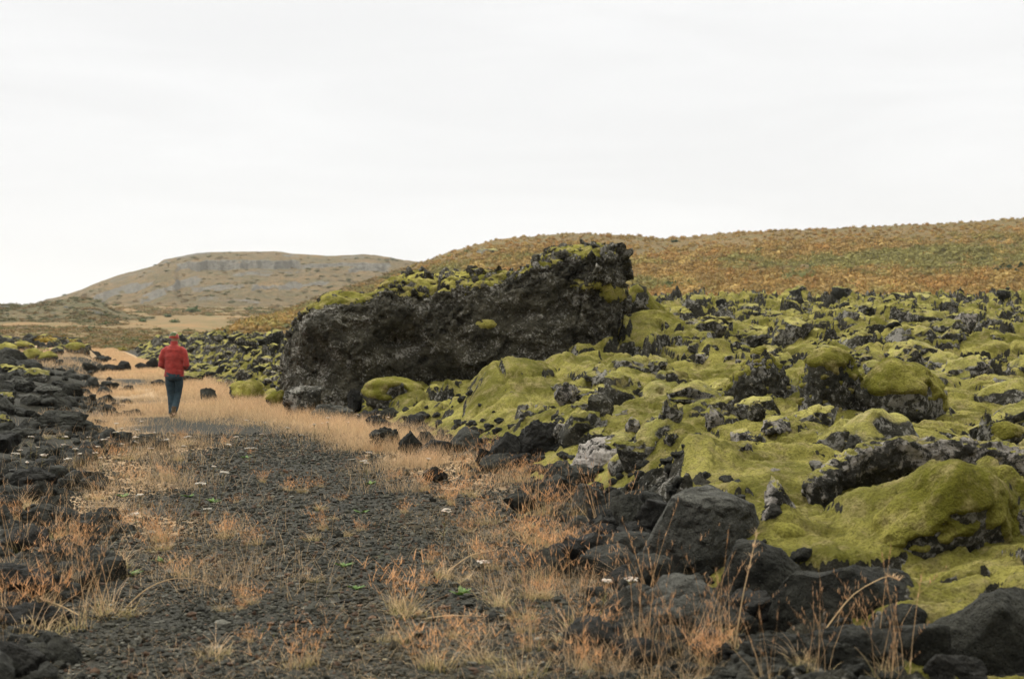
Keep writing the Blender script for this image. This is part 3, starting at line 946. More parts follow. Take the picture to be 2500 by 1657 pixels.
# ---------------------------------------------------------------- the tall boulder
def build_tall_boulder():
    us = [694, 718, 760, 820, 890, 935, 960, 1010, 1060, 1120, 1180, 1250, 1330, 1390, 1440, 1480, 1508, 1530]
    sk = [858, 788, 744, 722, 714, 690, 682, 667, 677, 674, 653, 656, 636, 621, 614, 607, 614, 676]
    rm = [865, 790, 760, 742, 738, 722, 724, 722, 724, 716, 704, 676, 650, 640, 630, 622, 632, 690]
    yf = [32.5, 31.7, 31.2, 31.0, 31.1, 31.3, 31.4, 31.5, 31.45, 31.3, 31.15, 31.0, 30.9, 30.85, 30.9, 31.1, 31.5, 32.2]
    cols = []
    for u, s, r, y in zip(us, sk, rm, yf):
        ys = y + 1.5; yr = y + 0.42; yb = y + 3.4
        zr = EYE - (r - CY) / FPX * yr; zs = EYE - (s - CY) / FPX * ys
        pts = [(y + .15, -.5), (y + .02, .4), (y + .12, .35 * zr), (y + .08, .6 * zr), (y + .12, .85 * zr), (yr, zr), ((yr + ys) / 2, (zr + zs) / 2 + .06),
               (ys, zs), (ys + .9, zs - .35), (yb, zs * .7), (yb + .2, zs * .3), (yb + .2, -.5)]
        col = []
        for (yy, z) in pts:
            ue = u
            if u > 1470:                                   # the right end overhangs
                pull = (u - 1470) * 0.80 * (1 - float(sstep(1.0, 2.4, np.array(z)))) + (u - 1470) * .2 * float(sstep(2.2, 2.5, np.array(z)) * (1 - sstep(2.6, 2.9, np.array(z))))
                ue = u - pull
            col.append(((ue - CX) / FPX * yy, yy, z))
        cols.append(col)
    V = np.array(cols, float).reshape(-1, 3); nc = len(cols[0])
    F = grid_faces(len(us), nc, True)
    e0 = np.arange(nc)[None, ::-1]; e1 = (np.arange(nc) + (len(us) - 1) * nc)[None, :]
    V, F = remesh(V, [F, e0, e1], 0.034)
    V = laplace(V, F, 3)
    N = vnormals(V, F)
    # big forms, hollows, then the broken surface
    top = sstep(2.3, 3.3, V[:, 2]); lowr = 1 - sstep(.9, 1.7, V[:, 2])
    Xc, Yc, _ = at(1110, 31.5)
    V = V + N * (0.20 * fbm(V * 0.75 + 4, 3))[:, None]
    V = V + N * ((0.12 + .10 * top) * crystal(V * .95 + 2, 1, 1.0, .7))[:, None]
    hol = sum(a * np.exp(-((V[:, 0] - (u - CX) / FPX * 31.3) / rx) ** 2 - ((V[:, 2] - (EYE - (v - CY) / FPX * 31.3)) / rz) ** 2)
              for (u, v, rx, rz, a) in [(975, 835, .42, .26, .42), (1270, 770, .40, .22, .25), (760, 880, .40, .35, .18), (880, 800, .3, .2, .2), (1100, 950, .45, .35, .55), (1400, 720, .25, .5, .14), (1180, 840, .5, .2, .12)])
    front = sstep(-0.2, -0.6, N[:, 1])
    V = V - N * (hol * front)[:, None]
    lum = (V[:, 0] - Xc) / 7.6
    ragged = 0.50 + 0.6 * sstep(0.5, .75, fbm(V * 0.5 + 21, 2) * .8 + .5) + .7 * top
    f1, f2 = worley3(V * 1.55 + 3)
    V = V + N * (ragged * (0.08 * (0.55 - f1) + 0.10 * (ridged(V * 2.1 + 8, 3, .6) - .5) + .075 * crystal(V * 2.3 + 6, 2, 1.0, .8)))[:, None]
    N = vnormals(V, F)
    f1, f2 = worley3(V * 4.2 + 9)
    V = V + N * (ragged * (0.03 * (0.55 - f1) + 0.055 * fbm(V * 6.5, 3, .6) + .080 * crystal(V * 5 + 1, 3, 1.0, .8) + .035 * crystal(V * 11 + 1, 4, 1.0, .8)) + 0.018 * fbm(V * 17, 2))[:, None]
    f1, f2 = worley3(V * 2.6 + 31)
    V = V - N * (.13 * sstep(.30, .08, f1) * sstep(-.1, .2, fbm(V * .8 + 50, 2)))[:, None]
    crack = np.exp(-((V[:, 0] - 0.10 * V[:, 2] - (1388 - CX) / FPX * 31.3 + .05 * fbm(V * 3, 2)) / .022) ** 2) * sstep(1.4, 2.0, V[:, 2]) * front
    V = V - N * (0.12 * crack)[:, None]
    L = np.array([Xc, Yc, 0.0])
    V = V - L
    o = link('tall_boulder', mk_mesh('tall_boulder', V, F), M_BIG, None, tuple(L))
    tag(o, 'huge dark lava boulder taller than the walker with a mossy sloping top', 'boulder')
    W = V + L
    uw = uu(W[:, 0], W[:, 1]); vw = CY - (W[:, 2] - EYE) / W[:, 1] * FPX
    patch = np.exp(-((uw - 1500) / 30) ** 2 - ((vw - 715) / 22) ** 2) + .9 * np.exp(-((uw - 1430) / 40) ** 2 - ((vw - 697) / 9) ** 2) + .8 * np.exp(-((uw - 1190) / 30) ** 2 - ((vw - 792) / 14) ** 2)
    patch = sstep(.35, .8, patch + .35 * fbm(W * 2.5, 3))
    gate = sstep(4, -14, vw - np.interp(uw, us, rm) - 8 * fbm(W * 1.3, 2))
    VC, FC = moss_cap(V, F, 0.11, 0.45, 0.72, 5, 1.55, 1.4, patch, gate, 45)
    link('moss', mk_mesh('moss', VC, FC), M_MOSS, o)
    LANDMARKS.append(('the huge boulder', Xc, Yc))


build_tall_boulder()

# ---------------------------------------------------------------- single rocks one can point to
CAP = (0.07, 0.10, 0.45)
loft_rock('big smooth grey boulder with a pale flat top, in the dark rocks by the track', 'grey_boulder', M_GREY, 9.6, [1568, 1590, 1625, 1665, 1700, 1740, 1790, 1835, 1858],
          [1275, 1222, 1198, 1176, 1170, 1184, 1206, 1216, 1262], [1300, 1250, 1222, 1212, 1214, 1214, 1216, 1226, 1275], 1410, .62, 60, .012, .55, mark='the big grey boulder', rise=.55, under=.05)
loft_rock('broad dark rock below the moss hollow, right of the big grey boulder', 'dark_boulder', M_BASALT, 7.9, [1845, 1900, 1960, 2000, 2060, 2120, 2170, 2205, 2250, 2290],
          [1350, 1362, 1392, 1396, 1378, 1374, 1388, 1400, 1470, 1520], [1370, 1385, 1408, 1412, 1400, 1400, 1405, 1425, 1500, 1540], 1580, .55, 44, .012, .9, mark='the broad dark rock', under=.06)
loft_rock('dark sloping rock joining the big grey boulder to the broad dark rock', 'dark_boulder', M_BASALT, 8.5, [1745, 1790, 1850, 1900, 1950, 1990],
          [1320, 1312, 1322, 1340, 1380, 1430], [1340, 1335, 1345, 1365, 1400, 1450], 1520, .5, 45, .012, .9)
loft_rock('large black rock filling the bottom right corner', 'dark_boulder', M_BASALT, 7.0, [2240, 2300, 2360, 2400, 2440, 2500, 2560],
          [1570, 1510, 1485, 1440, 1425, 1420, 1440], [1580, 1520, 1505, 1465, 1450, 1450, 1470], 1690, .5, 46, .012, 1.0, mark='the corner rock')
loft_rock('broad rock crusted with white lichen, dark underneath', 'lichen_rock', M_WHITE, 15.2, [1395, 1420, 1455, 1490, 1530, 1565, 1590],
          [1130, 1085, 1066, 1062, 1080, 1100, 1130], [1150, 1115, 1105, 1110, 1130, 1130, 1145], 1190, .75, 58, .016, .8, mark='the white crusted rock', rise=.8, under=.15, ragged=True)
loft_rock('jagged black lava lump with twin peaks at the edge of the moss', 'black_lump', M_BLACK, 18.0, [1272, 1292, 1315, 1335, 1352, 1378, 1400, 1412],
          [1060, 1034, 1022, 1038, 1040, 1026, 1050, 1090], [1075, 1045, 1032, 1048, 1050, 1038, 1062, 1105], 1140, .6, 55, .016, 1.0, mark='the jagged black lump', ragged=True)
loft_rock('tall shaded moss hump rising against the right end of the huge boulder', 'mossy_hump', M_CRAG, 32.6, [1425, 1460, 1510, 1570, 1630, 1680, 1715],
          [860, 800, 768, 760, 764, 800, 865], [900, 850, 825, 818, 830, 862, 905], 950, 2.4, 150, .035, 1.1, cap=(.12, -.75, -.25), mark='the tall moss hump', rise=.6, under=.1)
_X, _Y, _Z = hit(2190, 1022)
loft_rock('rounded boulder under a thick moss hood with a dark hollow below', 'mossy_boulder', M_CRAG, _Y, [2088, 2105, 2140, 2180, 2220, 2255, 2282, 2300],
          [985, 940, 905, 886, 890, 905, 930, 965], [1000, 965, 925, 905, 905, 920, 945, 975], 1030, 1.1, 65, .02, 1.5, cap=(.10, .05, .40), mark='the moss hooded boulder', under=.28, bulge=.05)
loft_rock('grey lichen crag standing up behind the moss hooded boulder', 'lava_crag', M_LAVA, _Y + .75, [2178, 2195, 2220, 2245, 2262], [900, 862, 842, 858, 905], [915, 880, 865, 880, 920], 960, .5, 66, .018, 1.0, ragged=True)
_X, _Y, _Z = hit(1862, 972)
loft_rock('pyramid shaped dark rock with moss up its left side', 'lava_crag', M_CRAG, _Y, [1765, 1795, 1830, 1860, 1885, 1915, 1938],
          [950, 910, 872, 854, 870, 915, 955], [960, 925, 895, 875, 890, 930, 965], 975, .9, 67, .022, 1.0, cap=(.08, .45, .75), mark='the pyramid rock', ragged=True)
_X, _Y, _Z = hit(2030, 1005)
loft_rock('tall broken crag with moss on top, left of the moss hooded boulder', 'lava_crag', M_CRAG, _Y, [1955, 1975, 2000, 2030, 2060, 2085, 2105],
          [930, 880, 858, 854, 862, 900, 950], [945, 900, 878, 872, 880, 915, 960], 1010, .9, 68, .02, 1.0, cap=(.08, .3, .6), mark='the broken crag', ragged=True)
loft_rock('great moss mound hanging over a dark hollow at the right side', 'mossy_boulder', M_CRAG, 9.2, [2120, 2160, 2210, 2255, 2290, 2330, 2370, 2410, 2445, 2470],
          [1330, 1268, 1222, 1190, 1152, 1135, 1133, 1150, 1185, 1260], [1345, 1300, 1275, 1240, 1195, 1165, 1165, 1180, 1215, 1290], 1415, .8, 86, .014, 1.3, cap=(.06, -.12, .20), mark='the great moss mound', under=.22, bulge=.02)
loft_rock('dark rock with mossy left end and a white streak on top', 'mossy_rock', M_LAVA, 11.3, [1905, 1925, 1960, 2000, 2040, 2075, 2092],
          [1250, 1225, 1215, 1208, 1196, 1190, 1215], [1260, 1240, 1228, 1222, 1212, 1208, 1230], 1295, .4, 81, .012, .9, cap=(.05, .3, .6), mark='the white streaked rock', under=.08)
hero('craggy mossy ledge sticking out behind the right end of the huge boulder', 1570, 694, 782, 128, 'crag', M_CRAG, 31, Y=34.6, cap=(.10, .1, .4), cat='boulder', name='lava_crag', mark='the ledge beside the huge boulder')
hero('dark rock between the broad dark rock and the corner rock', 2200, 1470, 1600, 190, 'block', M_BASALT, 140, Y=7.5, depth=.7)
hero('dark rock at the bottom edge right of the middle stalks', 2050, 1530, 1690, 220, 'block', M_BASALT, 141, Y=6.9, depth=.7)
hero('small dark rock at the bottom edge left of the corner rock', 2330, 1590, 1700, 170, 'block', M_BLACK, 142, Y=6.6, depth=.7)
hero('dark rock low in front of the broad dark rock', 2180, 1510, 1690, 300, 'block', M_BASALT, 47, Y=6.9, depth=.6)
hero('dark pitted stone half hidden by grass stalks under the big grey boulder', 1770, 1480, 1585, 170, 'block', M_BASALT, 48, Y=7.7)
hero('dark stone among grass stalks at the bottom edge', 1930, 1545, 1690, 190, 'block', M_BASALT, 49, Y=7.0)
hero('small dark pointed rock on the moss edge above the corner rock', 2325, 1490, 1535, 70, 'crag', M_BLACK, 50, Y=8.1)
hero('flat grey stone leaning against the left foot of the big grey boulder', 1530, 1335, 1400, 120, 'slab', M_GREY, 51)
hero('grey angular rock with a lit top left of the big grey boulder', 1445, 1178, 1255, 115, 'block', M_GREY, 52, mark='the angular grey rock', taper=.3)
hero('dark rock wedged between the angular grey rock and the big grey boulder', 1535, 1205, 1300, 90, 'block', M_BASALT, 53)
hero('dark low block at the track edge beside an orange grass tuft', 1270, 1198, 1255, 84, 'block', M_BASALT, 54, mark='the low dark block')
hero('black rounded rock against the left side of the jagged black lump', 1235, 1052, 1150, 120, 'block', M_BLACK, 56, taper=.4)
hero('small black rock in front of the two black lumps', 1190, 1092, 1150, 60, 'crag', M_BLACK, 57)
hero('dark pointed chip standing on the white crusted rock', 1552, 1064, 1112, 62, 'crag', M_BLACK, 59)
hero('dark rock under the left foot of the white crusted rock', 1420, 1140, 1190, 80, 'block', M_BASALT, 61)
hero('dark porous rock in dry grass, left one of a close pair', 940, 1040, 1100, 82, 'crag', M_BASALT, 62, mark='the pair of rocks in the grass')
hero('greyer porous rock in dry grass, right one of a close pair', 1002, 1050, 1115, 62, 'block', M_BASALT, 63)
hero('small black clinker at the track edge below the pair of rocks', 1062, 1138, 1180, 62, 'crag', M_BLACK, 64)
hero('low dark rock at the right foot of the broken crag', 2110, 935, 1010, 100, 'crag', M_CRAG, 69, name='lava_crag')
hero('small upright lichen crag at the upper end of the slanting rock', 1845, 975, 1030, 50, 'crag', M_LAVA, 70)
hero('pale lichen spotted rock poking from the moss hump left of the slanting rock', 1745, 988, 1050, 50, 'crag', M_LICHEN, 71)
hero('lichen grey rock set in a moss hump right of the jagged black lump', 1637, 968, 1040, 62, 'crag', M_LAVA, 72, mark='the grey rock in the hump')
hero('narrow white streaked stone below the grey rock in the hump', 1545, 1015, 1055, 40, 'slab', M_LICHEN, 73, rot=.8)
hero('lichen topped rock on the crest between two long moss humps', 1385, 930, 990, 66, 'crag', M_LICHEN, 74)
hero('dark bare flank of rock between the two long moss humps', 1465, 960, 1030, 70, 'block', M_CRAG, 75)
hero('small dark rock with pale top on moss above the white crusted rock', 1640, 1052, 1100, 46, 'crag', M_LAVA, 76)
hero('dark slumped crag in the smooth moss right of the slanting rock', 2082, 1060, 1128, 62, 'crag', M_CRAG, 77, taper=.4)
hero('small brown stone alone on smooth moss', 1993, 1122, 1160, 36, 'block', M_CRAG, 78)
hero('pale pointed lichen rock in a moss dip right of the big grey boulder', 1900, 1160, 1240, 100, 'crag', M_LICHEN, 79, taper=.5, mark='the pale pointed rock')
hero('small white topped stone touching the pale pointed rock', 1888, 1228, 1280, 58, 'slab', M_WHITE, 80)
hero('pointed dark crag at the right edge above the long slab', 2410, 998, 1090, 75, 'crag', M_LAVA, 83, taper=.5, name='lava_crag', mark='the pointed crag')
hero('round moss covered rock against the pointed crag', 2455, 1032, 1095, 100, 'mound', M_CRAG, 84, cap=(.05, -.2, .2), name='mossy_rock')
hero('lichen covered knob at the right edge beside the great moss mound', 2490, 1238, 1340, 70, 'crag', M_LICHEN, 85, Y=9.6)
hero('smaller moss knob joined to the right of the great moss mound', 2470, 1140, 1300, 120, 'mound', M_CRAG, 87, Y=10.0, cap=(.06, -.4, .1), name='mossy_rock')
hero('small round moss cushion beside the big grey boulder', 1920, 1278, 1352, 130, 'mound', M_CRAG, 88, Y=9.6, cap=(.04, -.6, -.1), name='mossy_rock')
hero('black crag at the right foot of the tall mossy hump', 1772, 752, 830, 78, 'crag', M_CRAG, 89, Y=44, name='lava_crag', mark='the black crag')
hero('great broken outcrop on the far skyline of the lava', 2225, 712, 790, 150, 'crag', M_LAVA, 90, Y=84, cat='boulder', name='lava_crag', sub=6, mark='the skyline outcrop')
hero('long low outcrop on the lava skyline left of the great outcrop', 1905, 736, 775, 170, 'crag', M_LAVA, 91, Y=88, cat='boulder', name='lava_crag', sub=6, mark='the long outcrop')
hero('dark outcrop with moss cap below the lava skyline', 2055, 742, 790, 90, 'crag', M_LAVA, 92, Y=74, name='lava_crag')
hero('dark crag with moss shoulders under the skyline outcrops', 2055, 790, 850, 96, 'crag', M_LAVA, 93, Y=50, name='lava_crag', mark='the mid field crag')
hero('pale lichen ridge right of the mid field crag', 2150, 795, 850, 110, 'crag', M_LICHEN, 94, Y=48, name='lava_crag')
hero('rock pushing out of moss far right under the skyline', 2310, 815, 860, 70, 'crag', M_LAVA, 95, Y=42, name='lava_crag')
hero('dark rock cut off by the right edge of the view', 2490, 850, 890, 70, 'crag', M_LAVA, 96, Y=36, name='lava_crag')
hero('flat grey rock lying at the foot of the huge boulder', 812, 985, 1045, 110, 'block', M_GREY, 97, Y=28.5, mark='the flat grey rock')
hero('thin black finger of rock standing at the foot of the huge boulder', 866, 945, 1015, 38, 'crag', M_BLACK, 98, Y=29.3)
hero('moss capped boulder leaning at the foot of the huge boulder', 962, 922, 1020, 165, 'mound', M_CRAG, 99, Y=28.8, cap=(.10, -.1, .3), cat='boulder', name='mossy_boulder', mark='the moss capped boulder')
hero('white topped stone behind the moss capped boulder', 985, 922, 960, 60, 'crag', M_LICHEN, 100, Y=29.6)
hero('dark jumble of rock in the cave mouth under the huge boulder', 1130, 945, 1030, 130, 'crag', M_BLACK, 101, Y=29.6, name='lava_crag')
hero('dark rough rock at the left foot of the huge boulder', 740, 940, 1015, 100, 'crag', M_CRAG, 102, Y=29.8, name='lava_crag')
hero('rounded mossy rock left of the foot of the huge boulder', 678, 955, 1005, 56, 'mound', M_CRAG, 103, cap=(.07, -.3, .2), name='mossy_rock')
hero('mossy rock behind the grass strip left of the huge boulder', 600, 925, 985, 86, 'mound', M_CRAG, 104, cap=(.08, -.1, .3), name='mossy_rock', mark='the mossy rock in the grass')
hero('low grey rock in grass right of the walker', 510, 945, 985, 42, 'block', M_BASALT, 105)
hero('low dark rock in grass just left of the walker', 388, 925, 945, 40, 'block', M_BASALT, 106)
hero('rough grey slope of rock right behind the walker', 465, 905, 940, 70, 'crag', M_LAVA, 107)
hero('largest dark block in the line of stones across the track', 306, 880, 908, 36, 'block', M_BLACK, 108, name='lava_block', mark='the line of stones')
hero('middle dark stone in the line of stones across the track', 268, 888, 908, 36, 'block', M_BLACK, 109, name='lava_block')
hero('rounded dark stone at the left end of the line across the track', 222, 884, 912, 38, 'block', M_BASALT, 110, name='lava_block')
hero('small stone near the right end of the line across the track', 345, 884, 903, 34, 'block', M_BLACK, 111, name='lava_block')
hero('flat dark stone between the two largest in the line across the track', 288, 890, 909, 30, 'block', M_BLACK, 124, name='lava_block')
hero('low stone touching the rounded one at the left of the line across the track', 245, 892, 910, 28, 'block', M_BASALT, 125, name='lava_block')
hero('tall dark stone ending the line across the track beside the lava', 372, 872, 902, 34, 'block', M_BLACK, 126, name='lava_block')
hero('pale grey pointed block high in the left rubble bank', 58, 918, 962, 68, 'block', M_GREY, 112, name='lava_block', mark='the pale bank block', taper=.3)
hero('flat grey block with a bright top in the left rubble bank', 120, 936, 970, 70, 'block', M_GREY, 113, name='lava_block')
hero('dark angular block at the track side of the left rubble bank', 172, 935, 975, 62, 'block', M_BASALT, 114, name='lava_block')
hero('large dark flat topped block ending the left rubble bank', 150, 1000, 1060, 130, 'block', M_BASALT, 115, cat='boulder', name='lava_block', mark='the flat topped block')
hero('dark rounded block beside flowers at the left bank foot', 205, 1022, 1055, 60, 'block', M_BASALT, 116, name='lava_block')
hero('dark rock with flower stems in front at the left edge', 75, 1140, 1215, 130, 'block', M_BLACK, 117, name='lava_block')
hero('grey humped rock lying on the cinders at the left side', 120, 1228, 1300, 150, 'block', M_BASALT, 118, cat='boulder', name='lava_block', mark='the humped left rock')
hero('rounded grey rock cut by the left edge of the view', 8, 1230, 1295, 60, 'block', M_GREY, 119, name='lava_block')
hero('dark rock at the right toe of the humped left rock', 195, 1252, 1300, 60, 'block', M_BLACK, 120, name='lava_block')
hero('black rock in deep shade at the lower left edge', 45, 1375, 1480, 190, 'block', M_BLACK, 121, cat='boulder', name='lava_block', mark='the lower left black rock')
hero('dark stone in the bottom left corner', 30, 1560, 1680, 170, 'block', M_BLACK, 122, Y=6.9, name='lava_block')
hero('small dark stone behind the moss clump at the lower left', 35, 1500, 1550, 60, 'block', M_BLACK, 123, name='lava_block')

for (u, vt, vb, w, sd, lab) in [(30, 862, 892, 70, 130, 'bright moss cushion at the front left of the far mossy heap'), (80, 852, 884, 60, 131, 'moss cushion in the middle of the far mossy heap'), (120, 858, 886, 50, 132, 'small moss cushion in front of the orange shrub'),
                               (15, 838, 862, 60, 133, 'moss cushion high at the left edge of the far mossy heap'), (60, 832, 858, 56, 134, 'moss cushion on top of the far mossy heap'), (185, 836, 862, 50, 135, 'moss cushion at the right shoulder of the far mossy heap')]:
    hero(lab, u, vt, vb, w, 'mound', M_LAVA, sd, cap=(.14, -.2, .3), name='mossy_rock', depth=.7, sub=4)

def sweep_rock(label, pts, radii, Y, mat, seed, name, mark=None, cap=None, cat='boulder'):
    """a long rock that follows a line of photo points at a real distance"""
    P = [((u - CX) / FPX * (Y + dy), Y + dy, EYE - (v - CY) / FPX * (Y + dy)) for (u, v, dy) in pts]
    V, F, tri = tube(P, radii, 16)
    V, F = remesh(V, [F, tri], 0.016)
    N = vnormals(V, F)
    V = V + N * (0.06 * fbm(V * 3 + seed, 3) + 0.05 * (ridged(V * 5 + seed, 3) - .5))[:, None]
    f1, f2 = worley3(V * 7 + seed)
    V = V + N * (0.04 * (0.5 - f1) + 0.03 * fbm(V * 16 + seed, 3, .6))[:, None]
    L = np.array(P[len(P) // 2]); V = V - L
    o = link(name, mk_mesh(name, V, F), mat, None, tuple(L)); tag(o, label, cat)
    if cap:
        VC, FC = moss_cap(V, F, cap[0], cap[1], cap[2], seed)
        link('moss', mk_mesh('moss', VC, FC), M_MOSS, o)
    if mark: LANDMARKS.append((mark, L[0], L[1]))


sweep_rock('long arching lava slab with pale rim, running to the right edge', [(1985, 1215, -.2), (2030, 1165, 0), (2110, 1132, .1), (2220, 1122, .15), (2340, 1122, .15), (2440, 1135, .1), (2530, 1165, 0)],
           [(.10, .16), (.13, .18), (.115, .20), (.12, .22), (.13, .22), (.13, .22), (.12, .2)], 11.4, M_LICHEN, 7, 'lava_slab', 'the long slab')
sweep_rock('slanting dark lava ridge with a pale lichen edge sinking into the moss', [(1822, 1005, .25), (1850, 1030, .1), (1885, 1065, 0), (1912, 1100, -.1), (1925, 1135, -.2)],
           [(.10, .12), (.16, .2), (.19, .24), (.2, .25), (.16, .2)], 19.0, M_LAVA, 13, 'lava_ridge', 'the slanting rock', (.06, .45, .7))


# ---------------------------------------------------------------- many smaller rocks, each its own
def protos(style, mat, n, seed, sub=4):
    out = []
    for i in range(n):
        V, F = rock_arrays(seed + i, style, sub)
        me = mk_mesh('lava_rock', V, F); me.materials.append(mat); out.append(me)
    return out


P_LAVA = protos('crag', M_LAVA, 9, 300); P_CRAGL = protos('crag', M_LICHEN, 4, 330)
P_BAS = protos('block', M_BASALT, 8, 360); P_GRY = protos('block', M_GREY, 4, 390); P_BLK = protos('crag', M_BLACK, 5, 410)
P_MOSSY = protos('mound', M_LAVA, 5, 440)
SCATTER = []


def scatter(u, v, wpx, meshes, group, tone, rng, hmul=0.75, name='lava_rock', wmax=None):
    X, Y, Z = hit(u, v)
    w = wpx * Y / FPX
    if wmax: w = min(w, wmax)
    me = meshes[rng.integers(len(meshes))]
    o = link(name, me)
    o.location = (X, Y, Z + w * hmul * rng.uniform(.02, .22) - (w * .30 * hmul if 'moss field' in group else 0))
    o.scale = (w * .5 * rng.uniform(.85, 1.15), w * .5 * rng.uniform(.8, 1.15), w * .5 * hmul * rng.uniform(.8, 1.2))
    o.rotation_euler = (rng.uniform(-.35, .35), rng.uniform(-.35, .35), rng.uniform(0, 6.28))
    SCATTER.append((o, X, Y, w, tone, group))
    return o


def scatter_all():
    r = np.random.default_rng(5)
    # rubble bank left of the track
    n = 0
    while n < 78:
        v = 893 + 780 * r.random() ** 2.2
        lim = np.interp(v, [890, 950, 1000, 1060, 1100, 1300, 1400, 1657], [115, 150, 150, 165, 90, 90, 110, 60])
        u = r.uniform(-70, lim)
        k = r.random()
        ms, tone = (P_BAS, 'dark') if k < .62 else ((P_GRY, 'grey') if k < .78 else (P_BLK, 'black'))
        if r.random() < .28 and v < 1060: ms, tone = P_LAVA, 'moss flecked'
        scatter(u - 18, v, math.exp(r.uniform(math.log(24), math.log(95))) * (1 + (v - 900) / 600), ms, 'loose lava blocks in the left rubble bank', tone, r, .75, 'lava_block'); n += 1
    # loose dark rocks where the lava meets the track on the right
    for i in range(104):
        Y = math.exp(r.uniform(math.log(7.2), math.log(28)))
        X = float(right_edge(Y)) + r.normal(.10, .27) * (1 + .015 * Y)
        w = math.exp(r.uniform(math.log(.10), math.log(.50))) * (1 + .012 * Y)
        u = CX + FPX * X / Y; v = CY + EYE * FPX / Y
        k = r.random(); ms, tone = (P_BAS, 'dark') if k < .6 else ((P_BLK, 'black') if k < .95 else (P_GRY, 'grey'))
        o = scatter(u, v - 5, w * FPX / Y, ms, 'loose dark rocks along the right edge of the track', tone, r, .8, 'loose_rock')
    # crags breaking through the moss
    for i in range(120):
        v = 752 + 400 * r.random() ** 1.7
        u = r.uniform(np.interp(v, [750, 850, 950, 1050, 1150], [1620, 1560, 1250, 1330, 1600]), 2530)
        k = r.random(); ms, tone = (P_LAVA, 'rough dark') if k < .75 else (P_CRAGL, 'pale lichen covered')
        scatter(u, v, math.exp(r.uniform(math.log(18), math.log(95))) * (1 + (v - 750) / 1200), ms, 'small crags breaking through the moss field', tone, r, .85, 'lava_crag', 1.05)
    for i in range(70):
        v = 770 + 330 * r.random() ** 1.3
        u = r.uniform(np.interp(v, [750, 850, 950, 1050, 1150], [1720, 1700, 1300, 1400, 1650]), 2520)
        X, Y, Z = hit(u, v); w = r.uniform(.5, 1.15)
        scatter(u, v, w * FPX / Y, P_LAVA if r.random() < .8 else P_MOSSY, 'blocks half buried in the moss field', 'mossy', r, r.uniform(.55, .9), 'mossy_block')
    # rubble between the walker and the huge boulder
    for i in range(56):
        v = 822 + 130 * r.random() ** 1.2
        u = r.uniform(np.interp(v, [820, 860, 900, 950], [330, 380, 440, 540]), 690)
        k = r.random(); ms, tone = (P_LAVA, 'rough dark') if k < .8 else (P_CRAGL, 'pale lichen covered')
        scatter(u, v, r.uniform(16, 36), ms, 'rocks in the lava between the walker and the huge boulder', tone, r, .85)
    # far mossy heap left of the track
    for i in range(34):
        v = 832 + 55 * r.random(); u = r.uniform(-40, np.interp(v, [830, 860, 887], [200, 225, 120]))
        scatter(u, v, r.uniform(14, 34), P_LAVA, 'rocks in the far mossy heap left of the track', 'rough dark', r, .8)


scatter_all()


def label_scatter():
    by = {}
    for (o, X, Y, w, tone, group) in SCATTER:
        size = 'tiny' if w < .16 else 'small' if w < .3 else 'mid sized' if w < .55 else 'large' if w < 1.0 else 'very large'
        best = min(LANDMARKS, key=lambda L: math.hypot(L[1] - X, (L[2] - Y) * .6) / (1 + .02 * Y))
        dx, dy = X - best[1], Y - best[2]
        side = ('right of' if dx > 0 else 'left of') if abs(dx) > abs(dy) * .7 else ('behind' if dy > 0 else 'in front of')
        key = (group, tone, size, side, best[0])
        by.setdefault(key, []).append((math.hypot(dx, dy), o))
    noun = {'loose lava blocks in the left rubble bank': 'bank block'}
    for (group, tone, size, side, lm), lst in by.items():
        lst.sort(key=lambda q: q[0])
        if 'far mossy heap' in group: lm = lm + ', far left heap'
        words = ['nearest', 'second nearest', 'third nearest', 'fourth nearest', 'fifth nearest', 'sixth nearest', 'seventh nearest', 'eighth nearest']
        kind = noun.get(group, 'rock')
        tone = tone.replace('pale lichen covered', 'lichen pale')
        for i, (dd, o) in enumerate(lst):
            if len(lst) == 1: lab = f'{size} {tone} {kind} {side} {lm}'
            elif i < len(words): lab = f'{words[i]} {size} {tone} {kind} {side} {lm}'
            else: lab = f'{size} {tone} {kind} well {side} {lm}'
            tag(o, lab, 'rock', group)


label_scatter()


